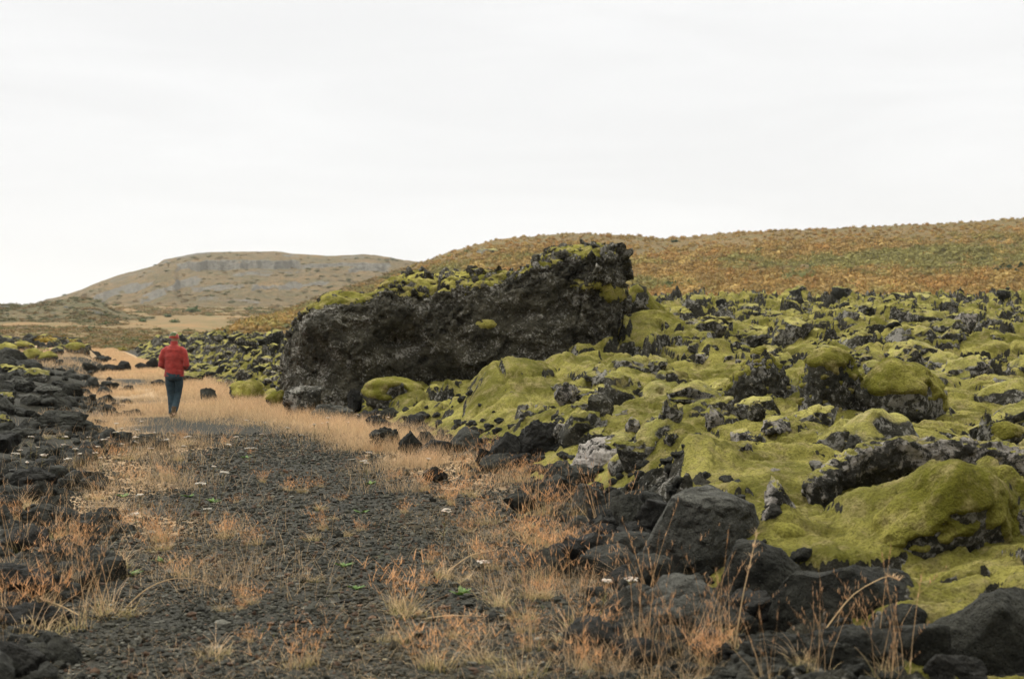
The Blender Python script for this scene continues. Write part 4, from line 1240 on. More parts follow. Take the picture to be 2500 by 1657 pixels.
# rubble nobody could count: the far, broken part of the lava
def build_rubble():
    r = np.random.default_rng(77)
    pro = [rock_arrays(500 + i, 'crag', 3) for i in range(7)]
    A = Acc()
    u = r.uniform(270, 3000, 3800); Y = np.exp(r.uniform(math.log(30), math.log(165), 3800))
    X = (u - CX) / FPX * Y
    h, rock, d = lava_h(X, Y)
    for i in range(len(u)):
        if d[i] < .1: continue
        if rock[i] < .3 and r.random() < (.92 if Y[i] < 50 else .7): continue
        w = r.uniform(.10, .34) * (0.8 + Y[i] / 130) * (1.5 if r.random() < .1 else 1)
        if Y[i] < 55: w = min(w, .20)
        V, F = pro[r.integers(7)]
        A.add(rotz(V * [w, w * .9, w * r.uniform(.5, 1.0)], r.uniform(0, 6.3)) + [X[i], Y[i], h[i] + w * .15], F)
    o = link('lava_rubble', A.mesh('lava_rubble'), M_RUBBLE)
    tag(o, 'broken lava rubble strewn over the far moss field', 'rubble', kind='stuff')
    A = Acc()
    # broken stones bedding the left bank and the far left heap
    Y = np.exp(r.uniform(math.log(6), math.log(150), 3000)); dl = r.exponential(1.6 + Y * .03) * np.where(r.random(3000) < .3, 4.0, 1.0)
    X = left_edge(Y) + .15 - dl
    h = ground_h(X, Y)
    for i in range(len(Y)):
        if 52 < Y[i] < 92 and r.random() < .8: continue
        w = math.exp(r.uniform(math.log(.035), math.log(.2))) * (0.7 + Y[i] / 50)
        V, F = pro[r.integers(7)]
        A.add(rotz(V * [w, w * .9, w * r.uniform(.6, .9)], r.uniform(0, 6.3)) + [X[i], Y[i], h[i] + w * .2], F)
    # small stones in the strip along the right edge
    Y = np.exp(r.uniform(math.log(6.3), math.log(60), 1300)); X = right_edge(Y) + r.normal(.2, .32, len(Y)) * (1 + Y * .02)
    h = surf_h(X, Y)
    for i in range(len(Y)):
        w = r.uniform(.02, .075) * (0.8 + Y[i] / 40)
        V, F = pro[r.integers(7)]
        A.add(rotz(V * [w, w * .9, w * .7], r.uniform(0, 6.3)) + [X[i], Y[i], h[i] + w * .2], F)
    o = link('bank_rubble', A.mesh('bank_rubble'), M_BASALT)
    tag(o, 'dark broken stones bedding both banks of the track', 'rubble', kind='stuff')


build_rubble()


# =====================================================================
#  THE WALKER
# =====================================================================
def build_person():
    vb = 1018; Y = EYE * FPX / (vb - CY); X = (425 - CX) / FPX * Y
    Zg = float(surf_h(np.array([X]), np.array([Y]))[0])
    L = Vector((X, Y, Zg))
    root = bpy.data.objects.new('person', None); COL.objects.link(root); root.location = L
    tag(root, 'person in red fleece jacket, navy trousers and knitted beanie, walking away along the track', 'person')
    LANDMARKS.append(('the walker', X, Y))

    def union(parts, voxel, it=3):
        A = Acc()
        for (V, F, T) in parts: A.add(V, F, T)
        V, Fs, _ = A.out(); V, F = remesh(V, Fs, voxel)
        return laplace(V, F, it), F

    def ell(c, r):
        V, F = ico(4); return (V * np.array(r) + np.array(c), np.zeros((0, 4), int), F)

    # --- body: one continuous skin, head turned a little to the right
    yaw = -0.55
    def hd(x, y, z): return (x * math.cos(yaw) - y * math.sin(yaw), x * math.sin(yaw) + y * math.cos(yaw) + .02, z)
    P = [tube([(0, 0, .86), (0, 0, .95), (0, -.005, 1.08), (0, 0, 1.25), (0, 0, 1.38), (0, 0, 1.47), (0, .005, 1.53), (0, .015, 1.58), (0, .02, 1.66)],
              [(.15, .10), (.165, .11), (.14, .10), (.16, .11), (.175, .115), (.15, .09), (.07, .07), (.058, .06), (.055, .058)]),
         ell(hd(0, 0, 1.715), (.076, .092, .105)), ell(hd(0, .03, 1.655), (.058, .07, .055)),
         tube([hd(0, .085, 1.73), hd(0, .108, 1.70), hd(0, .10, 1.685)], [.010, .016, .012], 8),
         ell(hd(.035, .083, 1.742), (.018, .010, .008)), ell(hd(-.035, .083, 1.742), (.018, .010, .008)),
         ell(hd(0, .092, 1.655), (.024, .010, .007)), ell(hd(0, .088, 1.618), (.022, .018, .016)),
         ell(hd(.078, -.005, 1.71), (.010, .020, .033)), ell(hd(-.078, -.005, 1.71), (.010, .020, .033))]
    for sx in (-1, 1):
        P.append(tube([(sx * .15, 0, 1.45), (sx * .20, -.01, 1.40), (sx * .255, -.03, 1.24), (sx * .275, -.035, 1.10), (sx * .23, .08, 1.07), (sx * .15, .20, 1.06), (sx * .11, .25, 1.065)],
                      [.055, .058, .050, .042, .042, .033, .027]))
        P.append(tube([(sx * .115, .24, 1.065), (sx * .09, .27, 1.07), (sx * .06, .30, 1.075)], [(.026, .016), (.040, .015), (.036, .013)]))
        for i, ln in enumerate((.062, .072, .068, .052)):
            z0 = 1.103 - .019 * i
            P.append(tube([(sx * .062, .298, z0), (sx * .035, .312, z0 + .002), (sx * (.035 - ln * .35), .300, z0 + .001), (sx * (.035 - ln * .45), .280, z0)], [.010, .0095, .0085, .0075], 8))
        P.append(tube([(sx * .10, .26, 1.085), (sx * .085, .262, 1.115), (sx * .065, .268, 1.135)], [.013, .011, .009], 8))
    legs = {-1: [(-.095, 0, .93), (-.09, .02, .72), (-.078, .035, .49), (-.055, .0, .27), (-.040, -.03, .09)],
            1: [(.095, 0, .93), (.088, .045, .72), (.070, .07, .50), (.048, -.02, .29), (.030, -.13, .13)]}
    for sx in (-1, 1):
        P.append(tube(legs[sx], [.085, .078, .056, .050, .036]))
        a = legs[sx][-1]; tip = (a[0] - .01, a[1] + .17, .035) if sx < 0 else (a[0] + .01, a[1] + .14, .03)
        P.append(tube([(a[0], a[1] - .03, a[2] - .03), (a[0], a[1] + .06, a[2] * .55 + .01), tip], [.034, .038, .03]))
    V, F = union(P, .0072)
    link('body', mk_mesh('body', V, F), M_SKIN, root)

    # --- trousers
    P = [tube([(0, 0, .98), (0, -.002, .92), (0, -.005, .85), (0, 0, .80)], [(.185, .125), (.195, .135), (.192, .135), (.17, .11)], 20)]
    for sx in (-1, 1):
        l = legs[sx]
        P.append(tube([(l[0][0], 0, .90), (l[0][0] * 1.0, l[1][1], .72), l[2], l[3], (l[4][0], l[4][1], l[4][2] + .0)], [.098, .094, .076, .070, .066], 18))
    V, F = union(P, .010, 4); N = vnormals(V, F)
    V = V + N * (0.008 * fbm(V * [9, 9, 16], 3) + .010 * sstep(.2, .6, fbm(V * [5, 5, 13] + 4, 2)) * sstep(.62, .4, V[:, 2]))[:, None]
    link('trousers', mk_mesh('trousers', V, F), M_TROUSER, root)

    # --- jacket
    P = [tube([(0, 0, .865), (0, 0, .89), (0, 0, .96), (0, -.003, 1.12), (0, -.005, 1.30), (0, -.005, 1.42), (0, 0, 1.485), (0, .005, 1.535)],
              [(.216, .145), (.218, .147), (.204, .140), (.200, .140), (.214, .143), (.205, .128), (.160, .106), (.086, .083)], 24)]
    for sx in (-1, 1):
        P.append(tube([(sx * .12, 0, 1.455), (sx * .205, -.008, 1.405), (sx * .258, -.03, 1.25), (sx * .268, -.035, 1.11), (sx * .225, .08, 1.075), (sx * .15, .20, 1.065), (sx * .125, .235, 1.066)],
                      [.076, .074, .066, .060, .058, .048, .040], 16))
    V, F = union(P, .011, 5); N = vnormals(V, F)
    fold = 0.015 * fbm(V * [7, 7, 12], 3) + 0.014 * fbm(V * [3, 3, 6] + 9, 2)
    hem = .006 * np.exp(-((V[:, 2] - .905) / .012) ** 2) * (np.abs(V[:, 0]) < .23) * (V[:, 1] < .15)
    V = V + N * (fold - hem)[:, None]
    jk = link('jacket', mk_mesh('jacket', V, F), M_JACKET, root)
    a, f, t_ = tube([(0, .002, 1.515), (0, .006, 1.545), (0, .012, 1.585), (0, .016, 1.612)], [(.090, .088), (.082, .084), (.078, .081), (.079, .082)], 24, False)
    b2, f2, _ = tube([(0, .016, 1.612), (0, .012, 1.585)], [(.072, .075), (.070, .073)], 24, False)
    A = Acc(); A.add(a, f); A.add(b2, f2); A.add(np.vstack([a[-24:], b2[:24]]), grid_faces(2, 24, True))
    link('collar', A.mesh('collar'), M_JACKET, jk)

    # --- beanie: green on the left, red on the right, turned-up rim
    n, m = 40, 18
    R = []; C = []
    c0 = np.array(hd(0, -.004, 1.70)); tilt = .22
    for i in range(m):
        f_ = i / (m - 1); ph = f_ * math.pi / 2
        zz = -.022 + .132 * math.sin(ph); rr = math.cos(ph) ** .62
        for k in range(n):
            an = 2 * math.pi * k / n
            x = .094 * rr * math.cos(an); y = .105 * rr * math.sin(an)
            rib = 1 + .012 * math.cos(an * 20) + (.06 if i < 4 else 0)
            x, y = x * rib, y * rib
            z = zz + tilt * y * -.35
            p = c0 + np.array([x * math.cos(yaw) - y * math.sin(yaw), x * math.sin(yaw) + y * math.cos(yaw), z])
            R.append(p)
            side = (p[0] - c0[0]) + (zz - .04) * -.35
            if i < 4: col = (.30, .035, .022)
            elif side > .055: col = (.33, .040, .028)
            elif side > .044: col = (.30, .27, .16)
            else: col = (.060, .095, .036) if ((k // 4 + i // 4) % 3) else (.12, .13, .06)
            C.append(col)
    R = np.array(R); F = grid_faces(m, n, True)
    hat = link('beanie', mk_mesh('beanie', R, F, True, np.array(C)), M_KNIT, root)
    # --- boots
    for sx in (-1, 1):
        l = legs[sx][-1]
        if sx < 0: pts = [(l[0], l[1], .20), (l[0], l[1], .10), (l[0], l[1] + .02, .045), (l[0] - .005, l[1] + .11, .042), (l[0] - .01, l[1] + .19, .034)]
        else: pts = [(l[0], l[1] + .01, .24), (l[0], l[1] - .005, .145), (l[0], l[1] + .03, .085), (l[0] + .005, l[1] + .11, .045), (l[0] + .01, l[1] + .18, .034)]
        T = tube(pts, [.054, .056, (.050, .045), (.050, .040), (.040, .030)], 14)
        T2 = tube([(p[0], p[1], p[2] - .034) for p in pts[2:]], [(.052, .012), (.054, .012), (.044, .010)], 12)
        V, F = union([T, T2], .008, 2)
        link('boot', mk_mesh('boot', V, F), M_BOOT, root)


build_person()


# =====================================================================
#  GRASS
# =====================================================================
def blades(base, az, lean, length, width, curv, cb, ct, segs=3):
    """ribbons; all arguments are arrays with one row per blade"""
    n = len(base); t = np.linspace(0, 1, segs + 1)
    dx, dy = np.cos(az), np.sin(az)
    wa = az + math.pi / 2 + RNG.normal(0, .5, n); wx, wy = np.cos(wa), np.sin(wa)
    V = np.empty((n, segs + 1, 2, 3), np.float32); C = np.empty((n, segs + 1, 2, 3), np.float32)
    for i, s in enumerate(t):
        hor = length * (lean * s + curv * s * s)
        ver = length * (s * np.sqrt(np.clip(1 - lean ** 2, .05, 1)) - 0.55 * curv * s ** 2)
        w = width * (1 - 0.8 * s) * .5
        for k, sg in enumerate((-1, 1)):
            V[:, i, k, 0] = base[:, 0] + dx * hor + sg * wx * w
            V[:, i, k, 1] = base[:, 1] + dy * hor + sg * wy * w
            V[:, i, k, 2] = base[:, 2] + ver
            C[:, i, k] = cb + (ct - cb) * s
    F = grid_faces(segs + 1, 2)
    k = 2 * (segs + 1)
    FF = (F[None] + (np.arange(n) * k)[:, None, None]).reshape(-1, 4)
    return V.reshape(-1, 3), FF, C.reshape(-1, 3)


STRAW = np.array([.62, .44, .25]); PINK = np.array([.60, .385, .235]); ORG = np.array([.56, .285, .115]); RUST = np.array([.36, .185, .080]); GRN = np.array([.16, .165, .042]); PALE = np.array([.62, .44, .265])


def tuft_arrays(kind, seed, w=.0035):
    r = np.random.default_rng(seed); A = Acc(); wind = r.uniform(0, 6.28)
    def put(n, rad, l0, l1, lean, curv, cb, ct, base=None, wd=w):
        a = r.uniform(0, 6.283, n); q = rad * np.sqrt(r.random(n))
        b = np.stack([q * np.cos(a) * 1.7, q * np.sin(a), np.full(n, -.01)], 1) if base is None else base
        az = a * .55 + r.normal(wind, 1.25, n)
        j = r.normal(0, .10, (n, 1))
        V, F, C = blades(b, az, np.abs(r.normal(lean, .16, n)).clip(0, .95), r.uniform(l0, l1, n), np.full(n, wd), np.abs(r.normal(curv, .15, n)), cb * (1 + j), ct * (1 + j))
        A.add(V, F, col=np.clip(C, 0, 1)); return V, n
    if kind == 'low':                       # leafy tuft, green at the base, straw above
        put(110, .09, .04, .17, .42, .40, GRN * .9, STRAW)
        put(45, .08, .04, .12, .6, .4, GRN * 1.1, PALE)
        put(14, .04, .20, .34, .3, .45, STRAW * .8, PINK)
    elif kind == 'wispy':                   # cloud of fine reddish panicles
        put(80, .07, .06, .15, .4, .3, GRN * .8, STRAW)
        V, n = put(26, .08, .14, .32, .34, .28, STRAW * .7, ORG, wd=w * .7)
        V = V.reshape(n, -1, 3)
        for sidx in range(2, 8):
            base = V[:, -3 if sidx % 2 else -1]
            put(n, 0, .03, .085, .6, .2, ORG, PINK * np.array([1.1, .95, .85]), base=base.astype(float), wd=w * .9)
    elif kind == 'tall':                    # long single stalks with a seed head
        V, n = put(9, .06, .38, .75, .16, .12, STRAW * .75, RUST * 1.25, wd=w * 1.0)
        V = V.reshape(n, -1, 3)
        for sidx in range(7):
            f = r.uniform(0, 1, (n, 1)); base = V[:, -1] * f + V[:, -3] * (1 - f)
            put(n, 0, .018, .042, .16, .1, RUST * 1.2, PINK * 1.1, base=base.astype(float), wd=w * 1.1)
        put(30, .06, .08, .22, .4, .4, GRN, STRAW)
    return A.out()


def build_tufts():
    r = np.random.default_rng(9)
    kinds = {}
    for kd, n in (('low', 4), ('wispy', 4), ('tall', 4)):
        kinds[kd] = []
        for i in range(n):
            V, F, C = tuft_arrays(kd, 700 + i + len(kd) * 10, .0042)
            me = mk_mesh('grass_tuft', V, F, False, C); me.materials.append(M_GRASS); kinds[kd].append(me)
    def put(u, v, kd, s, lab=None, group=None):
        X, Y, Z = hit(u, v)
        o = link('grass_tuft', kinds[kd][r.integers(4)]); o.location = (X, Y, Z)
        o.rotation_euler = (r.normal(0, .06), r.normal(0, .06), r.uniform(0, 6.28)); o.scale = (s, s, s * r.uniform(.85, 1.15))
        tag(o, lab, 'grass', group)
    singles = [(980, 1492, 'wispy', 1.25, 'broad pinkish feathery tuft alone on the cinders in the middle foreground'), (1000, 1505, 'low', .9, 'green based tuft at the foot of the broad pinkish tuft'),
               (1310, 1425, 'wispy', 1.2, 'orange feathery tuft between two small pale tufts right of the centre foreground'), (1305, 1465, 'low', .9, 'greenish tuft just in front of the orange feathery tuft'),
               (1222, 1482, 'low', .8, 'small pale tuft left of the orange feathery tuft'), (1270, 1515, 'low', .75, 'small pale tuft low beside the orange feathery tuft'),
               (1085, 1412, 'low', .7, 'pale tuft with lying stalks in the middle of the cinders'), (1130, 1425, 'low', .65, 'tiny green tipped tuft right of the tuft with lying stalks'),
               (1310, 1590, 'tall', .75, 'upright pale tuft with a few stalks near the bottom edge'), (1270, 1655, 'low', .9, 'straw tuft cut by the bottom edge'),
               (1340, 1258, 'wispy', 1.5, 'bright orange bushy tuft right of the low dark block'), (1150, 1215, 'wispy', 1.2, 'low orange tuft left of the low dark block'),
               (1325, 1355, 'wispy', 1.1, 'round orange tuft on cinders below the bright bushy tuft'), (270, 1510, 'low', 1.0, 'pale tuft with a long bent stalk on the left of the cinders'),
               (525, 1605, 'low', .8, 'small straw tuft near the bottom left'), (95, 1500, 'wispy', 1.2, 'orange tuft above the moss clump at the lower left'), (85, 1560, 'low', 1.1, 'yellow green clump in the lower left corner')]
    for s_ in singles: put(*s_)
    G1 = 'dry tufts between the dark rocks and the cinders'
    for i in range(54):
        Y = math.exp(r.uniform(math.log(6.9), math.log(21)))
        X = float(right_edge(Y)) - abs(r.normal(.0, .75)) + .25
        kd = r.choice(['low', 'wispy', 'tall'], p=[.20, .50, .30])
        put(CX + FPX * X / Y, CY + EYE * FPX / Y - 2, kd, r.uniform(.6, 1.1), 'dry straw coloured tuft between the dark rocks and the bare cinders', G1)
    G2 = 'tall stalks in front of the dark rocks'
    for i in range(20):
        put(r.uniform(1530, 2230), r.uniform(1560, 1690), r.choice(['tall', 'tall', 'tall', 'low']), r.uniform(.55, .95), 'tall rusty stalks in front of the dark rocks at the bottom right', G2)
    G3 = 'dry tufts along the left bank'
    for i in range(60):
        Y = math.exp(r.uniform(math.log(6.9), math.log(24)))
        X = float(left_edge(Y)) + r.normal(.1, .55)
        put(CX + FPX * X / Y, CY + EYE * FPX / Y - 4, r.choice(['low', 'wispy', 'tall'], p=[.4, .35, .25]), r.uniform(.6, 1.1), 'dry tuft among the stones along the left bank', G3)
    G4 = 'small tufts scattered over the cinders'
    for i in range(44):
        Y = math.exp(r.uniform(math.log(7.2), math.log(26)))
        X = r.uniform(float(left_edge(Y)) + .5, float(right_edge(Y)) - .7)
        put(CX + FPX * X / Y, CY + EYE * FPX / Y, r.choice(['low', 'wispy'], p=[.25, .75]), r.uniform(.35, .75), 'small thin tuft out on the open cinders', G4)


build_tufts()


def build_grass():
    """the dense dry sward, blade by blade, as one mass"""
    r = np.random.default_rng(21); A = Acc()
    def sow(X, Y, l0, l1, cb, ct, wmul=1.0, lean=.35):
        n = len(X); Z = ground_h(X, Y); base = np.stack([X, Y, Z - .01], 1)
        w = np.maximum(.0030, Y * 0.00022) * wmul
        j = r.normal(0, .13, (n, 1)); tone = np.clip(.5 + .5 * fbm(np.stack([X * .8, Y * .5, 0 * X], 1), 2)[:, None] * 1.6 + r.normal(0, .2, (n, 1)), 0, 1)
        c1 = ct[0] * (1 - tone) + ct[1] * tone
        V, F, C = blades(base, r.uniform(0, 6.28, n), np.abs(r.normal(lean, .2, n)).clip(0, .9), r.uniform(l0, l1, n), w, np.abs(r.normal(.25, .2, n)), cb * (1 + j), c1 * (1 + j), 2)
        A.add(V, F, col=np.clip(C, 0, 1))
    # strip along the lava on the right
    n = 90000
    Y = np.exp(r.uniform(math.log(15), math.log(60), n)); off = r.normal(.75, .62, n)
    X = right_edge(Y) - off
    pn = fbm(np.stack([X * .9, Y * .45, 0 * X], 1), 3)
    k = (pn + r.normal(0, .12, n) > -.07 + .30 * (Y < 21)) & (np.abs(off - .75) < 1.7)
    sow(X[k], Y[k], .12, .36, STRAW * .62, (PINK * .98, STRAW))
    # straw between the dark rocks nearer the viewer
    n = 12000
    Y = np.exp(r.uniform(math.log(6.8), math.log(19), n)); off = r.normal(.45, .50, n); X = right_edge(Y) - off
    pn = fbm(np.stack([X * 1.3, Y * .9, 0 * X + 15], 1), 3); k = pn + r.normal(0, .08, n) > .13
    sow(X[k], Y[k], .08, .26, STRAW * .55, (PINK * .9, STRAW), .75, .5)
    # across the track in the distance
    n = 120000
    Y = np.exp(r.uniform(math.log(23), math.log(170), n)); f = r.random(n)
    X = left_edge(Y) + .1 + f * (right_edge(Y) - left_edge(Y) - .1)
    pn = fbm(np.stack([X * .7, Y * .30, 0 * X + 5], 1), 3)
    bare = np.exp(-((Y - 54) / 5.0) ** 2) * .5 + np.exp(-((Y - 38) / 3.0) ** 2) * .35 + .55 * sstep(31, 24, Y)
    k = pn + r.normal(0, .10, n) > -.13 + bare
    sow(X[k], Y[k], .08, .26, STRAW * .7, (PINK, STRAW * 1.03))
    # strip along the left bank
    n = 13000
    Y = np.exp(r.uniform(math.log(9), math.log(40), n)); off = r.normal(.55, .55, n); X = left_edge(Y) + off
    pn = fbm(np.stack([X * .9, Y * .6, 0 * X + 9], 1), 3); k = pn + r.normal(0, .1, n) > .0
    sow(X[k], Y[k], .10, .34, STRAW * .6, (PINK, STRAW))
    # thin scatter over the cinders: short dead blades and dead litter
    n = 26000
    Y = np.exp(r.uniform(math.log(6), math.log(26), n)); X = left_edge(Y) + r.random(n) * (right_edge(Y) - left_edge(Y) + .3)
    pn = fbm(np.stack([X * 1.1, Y * .8, 0 * X + 2], 1), 3); k = pn + r.normal(0, .12, n) > .10
    sow(X[k], Y[k], .03, .12, STRAW * .6, (PINK, PALE), .75, .75)
    n = 9000
    Y = np.exp(r.uniform(math.log(6), math.log(24), n)); X = left_edge(Y) + r.random(n) * (right_edge(Y) - left_edge(Y) + .3)
    pn = fbm(np.stack([X * 1.5, Y * 1.1, 0 * X + 12], 1), 3); k = pn + r.normal(0, .08, n) > .24
    sow(X[k], Y[k], .02, .06, GRN, (GRN, GRN * 1.3), 1.3, .7)
    # tan gap on the far left between the bank and the mossy heap
    n = 22000
    Y = r.uniform(60, 95, n); X = left_edge(Y) - r.random(n) * 16
    sow(X, Y, .15, .35, STRAW * .7, (PINK * 1.1, PALE), 1.2)
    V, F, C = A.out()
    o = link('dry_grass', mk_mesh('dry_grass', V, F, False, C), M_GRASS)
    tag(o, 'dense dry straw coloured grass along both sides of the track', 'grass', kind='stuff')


build_grass()


# =====================================================================
#  CINDERS ON THE TRACK
# =====================================================================
def build_gravel():
    r = np.random.default_rng(31)
    pro = []
    for i in range(10):
        V, F = ico(1 if i else 2)
        V = V * (1 + r.normal(0, .20, (len(V), 1))) * r.uniform(.6, 1.0, 3); pro.append((V, F))
    A = Acc()
    n = 60000
    Y = np.exp(r.uniform(math.log(5.8), math.log(25), n))
    X = left_edge(Y) - .3 + r.random(n) * (right_edge(Y) - left_edge(Y) + .9)
    pn = fbm(np.stack([X * .9, Y * .7, 0 * X + 3], 1), 3)
    k = (pn > -.35) | (r.random(n) < .5)
    X, Y = X[k], Y[k]; Z = ground_h(X, Y)
    sz = np.exp(r.normal(math.log(.0085), .42, len(X))) * (1 + Y / 26)
    which = r.integers(0, 10, len(X)); rz = r.uniform(0, 6.28, len(X))
    base = np.array([.0225, .0215, .0158])
    cc = base * np.exp(r.normal(0, .45, (len(X), 1)))
    pt = sstep(.0, .35, fbm(np.stack([X * .8, Y * .5, 0 * X + 21], 1), 3) + r.normal(0, .08, len(X)))[:, None]
    cc = cc * (1 + pt * np.array([.95, .65, .35]))
    red = r.random(len(X)) < .10; cc[red] = np.array([.060, .034, .020]) * np.exp(r.normal(0, .3, (red.sum(), 1)))
    lt = r.random(len(X)) < .07; cc[lt] = np.array([.085, .080, .066]) * np.exp(r.normal(0, .2, (lt.sum(), 1)))
    for p in range(10):
        i = np.nonzero(which == p)[0]; V, F = pro[p]
        c, s = np.cos(rz[i])[:, None], np.sin(rz[i])[:, None]
        VV = np.stack([V[:, 0] * c - V[:, 1] * s, V[:, 0] * s + V[:, 1] * c, np.broadcast_to(V[:, 2], (len(i), len(V))) * .8], -1) * sz[i][:, None, None]
        VV = VV + np.stack([X[i], Y[i], Z[i] + sz[i] * .3], -1)[:, None, :]
        FF = F[None] + (np.arange(len(i)) * len(V))[:, None, None]
        A.add(VV.reshape(-1, 3), FF.reshape(-1, 3), col=np.repeat(cc[i], len(V), 0))
    V, F, C = A.out()
    o = link('cinder_gravel', mk_mesh('cinder_gravel', V, F, False, C), M_STONE)
    tag(o, 'dark volcanic cinder gravel covering the track', 'gravel', kind='stuff')


build_gravel()


# =====================================================================
#  FLOWERS AND SMALL PLANTS
# =====================================================================
def build_flowers():
    r = np.random.default_rng(41)
    pro = []
    for i in range(5):
        A = Acc(); h = .30; bx = r.normal(0, .02)
        V, F, T = tube([(0, 0, -.02), (bx * .5, 0, h * .5), (bx, .0, h)], [.0035, .003, .0028], 5)
        A.add(V, F, T, col=(.16, .11, .05))
        for k in range(9):
            z = r.uniform(.03, h * .8); a = r.uniform(0, 6.28)
            Vb, Fb, Cb = blades(np.array([[bx * z / h, 0, z]]), np.array([a]), np.array([.7]), np.array([r.uniform(.03, .07)]), np.array([.010]), np.array([.3]), np.array([[.12, .12, .04]]), np.array([[.20, .15, .06]]))
            A.add(Vb, Fb, col=Cb)
        stem = A.mesh('stem'); stem.materials.append(M_LEAF)
        H = Acc(); Vi, Fi = ico(1); R = r.uniform(.032, .050)
        for k in range(r.integers(22, 34)):
            q = R * math.sqrt(r.random()); a = r.uniform(0, 6.28); s = r.uniform(.006, .010)
            c = np.array([.66, .59, .51]) * r.uniform(.75, 1.08); c = c * (np.array([1, .84, .80]) if r.random() < .3 else 1)
            H.add(Vi * [s, s, s * .55] + [bx + q * math.cos(a), q * math.sin(a), h + .012 - q * q * 4 + r.normal(0, .002)], Fi, col=c)
        for k in range(7):
            a = k * .9; V, F, T = tube([(bx, 0, h - .03), (bx + R * .7 * math.cos(a), R * .7 * math.sin(a), h + .006)], [.0018, .0015], 4); H.add(V, F, T, col=(.15, .13, .06))
        head = H.mesh('flower_head'); head.materials.append(M_PETAL)
        pro.append((stem, head))
    pts = [(75, 1067), (160, 1070), (180, 1097), (85, 1096), (55, 1099), (98, 1112), (110, 1110), (205, 1107), (232, 1106), (260, 1073), (270, 1068), (283, 1065), (297, 1084), (312, 1076), (330, 1068),
           (335, 1050), (345, 1029), (368, 1095), (375, 1056), (285, 1033), (440, 1089), (468, 1066), (550, 1086), (575, 1067), (610, 1095), (620, 1095), (520, 1140), (540, 1153), (350, 1209), (338, 1254),
           (485, 1181), (507, 1243), (600, 1026), (645, 1032), (800, 1020), (810, 1030), (850, 1032), (870, 1012), (930, 1013), (945, 1018), (1000, 1022), (770, 1036), (790, 1033), (890, 1126), (895, 1131),
           (898, 1105), (1040, 1120), (1080, 1245), (1180, 1372), (1465, 1416), (1545, 1410), (60, 1130), (35, 1110), (150, 1085), (240, 1090), (305, 1045), (220, 1060), (415, 1072), (640, 1060), (700, 1045), (735, 1062), (955, 1045), (172, 1120), (250, 1118)]
    for i, (u, v) in enumerate(pts):
        hgt = r.uniform(.16, .32)
        Y = (EYE - hgt) * FPX / (v - CY)
        for _ in range(2):
            z0 = at(u, Y)[2]; Y = (EYE - hgt - z0) * FPX / (v - CY)
        X, Y, Z = at(u, Y)
        s = hgt / .30; hs = r.uniform(.65, 1.1)
        root = bpy.data.objects.new('yarrow_flower', None); COL.objects.link(root)
        root.location = (X, Y, Z); root.rotation_euler = (r.normal(0, .10), r.normal(0, .10), r.uniform(0, 6.28))
        st, hd = pro[r.integers(5)]
        a = link('stem', st, None, root); a.scale = (1, 1, s)
        b = link('flower_head', hd, None, root); b.scale = (hs, hs, hs); b.location = (0, 0, hgt - .30 * hs)
        near = 'on the left bank among the stones' if u < 300 else ('on the track left of the middle' if u < 680 and v > 1040 else ('in the dry grass below the huge boulder' if u < 1060 and v < 1110 else 'at the right edge of the cinders'))
        tag(root, f'white yarrow flower on a thin stem {near}', 'flower', f'white yarrow flowers {near}')
    # low green leaf plants
    lp = []
    for i in range(3):
        A = Acc()
        for k in range(16):
            a = r.uniform(0, 6.28); ln = r.uniform(.05, .11); c = np.array([.075, .135, .022]) * r.uniform(.7, 1.2)
            V, F, C = blades(np.array([[0, 0, .0]]), np.array([a]), np.array([r.uniform(.6, .9)]), np.array([ln]), np.array([.030]), np.array([.25]), c[None], c[None] * 1.2, 4)
            V = V.reshape(5, 2, 3); m_ = V.mean(1, keepdims=True); V = m_ + (V - m_) * np.array([.3, .9, 1.9, 2.4, .6])[:, None, None]
            A.add(V.reshape(-1, 3), F, col=C)
        me = A.mesh('green_plant'); me.materials.append(M_LEAF); lp.append(me)
    for (u, v, s, lab) in [(305, 1412, 1.1, 'bright green fern like plant on the cinders at the left'), (1125, 1455, 1.0, 'green leafy plant between pale tufts in the middle foreground'), (520, 1228, .9, 'small green leaf plant on the track below a flower'),
                           (400, 1375, .8, 'green leaves beside a lying bent stalk'), (1370, 1372, .9, 'green leaves under the round orange tuft'), (840, 1385, .7, 'little green rosette left of the middle tufts'),
                           (460, 1215, .8, 'faint green plant on the track left of a flower'), (880, 1255, .8, 'green patch of leaves on the track in the middle'), (600, 1120, .9, 'green weed on the far cinders'), (905, 1185, 1.0, 'low green weed near the small black clinker'),
                           (300, 1215, .9, 'yellow green weed along the left of the track'), (870, 1440, .6, 'tiny green plant left of the broad pinkish tuft')]:
        X, Y, Z = hit(u, v); o = link('green_plant', lp[r.integers(3)]); o.location = (X, Y, Z); o.scale = (s, s, s); o.rotation_euler = (0, 0, r.uniform(0, 6)); tag(o, lab, 'plant')
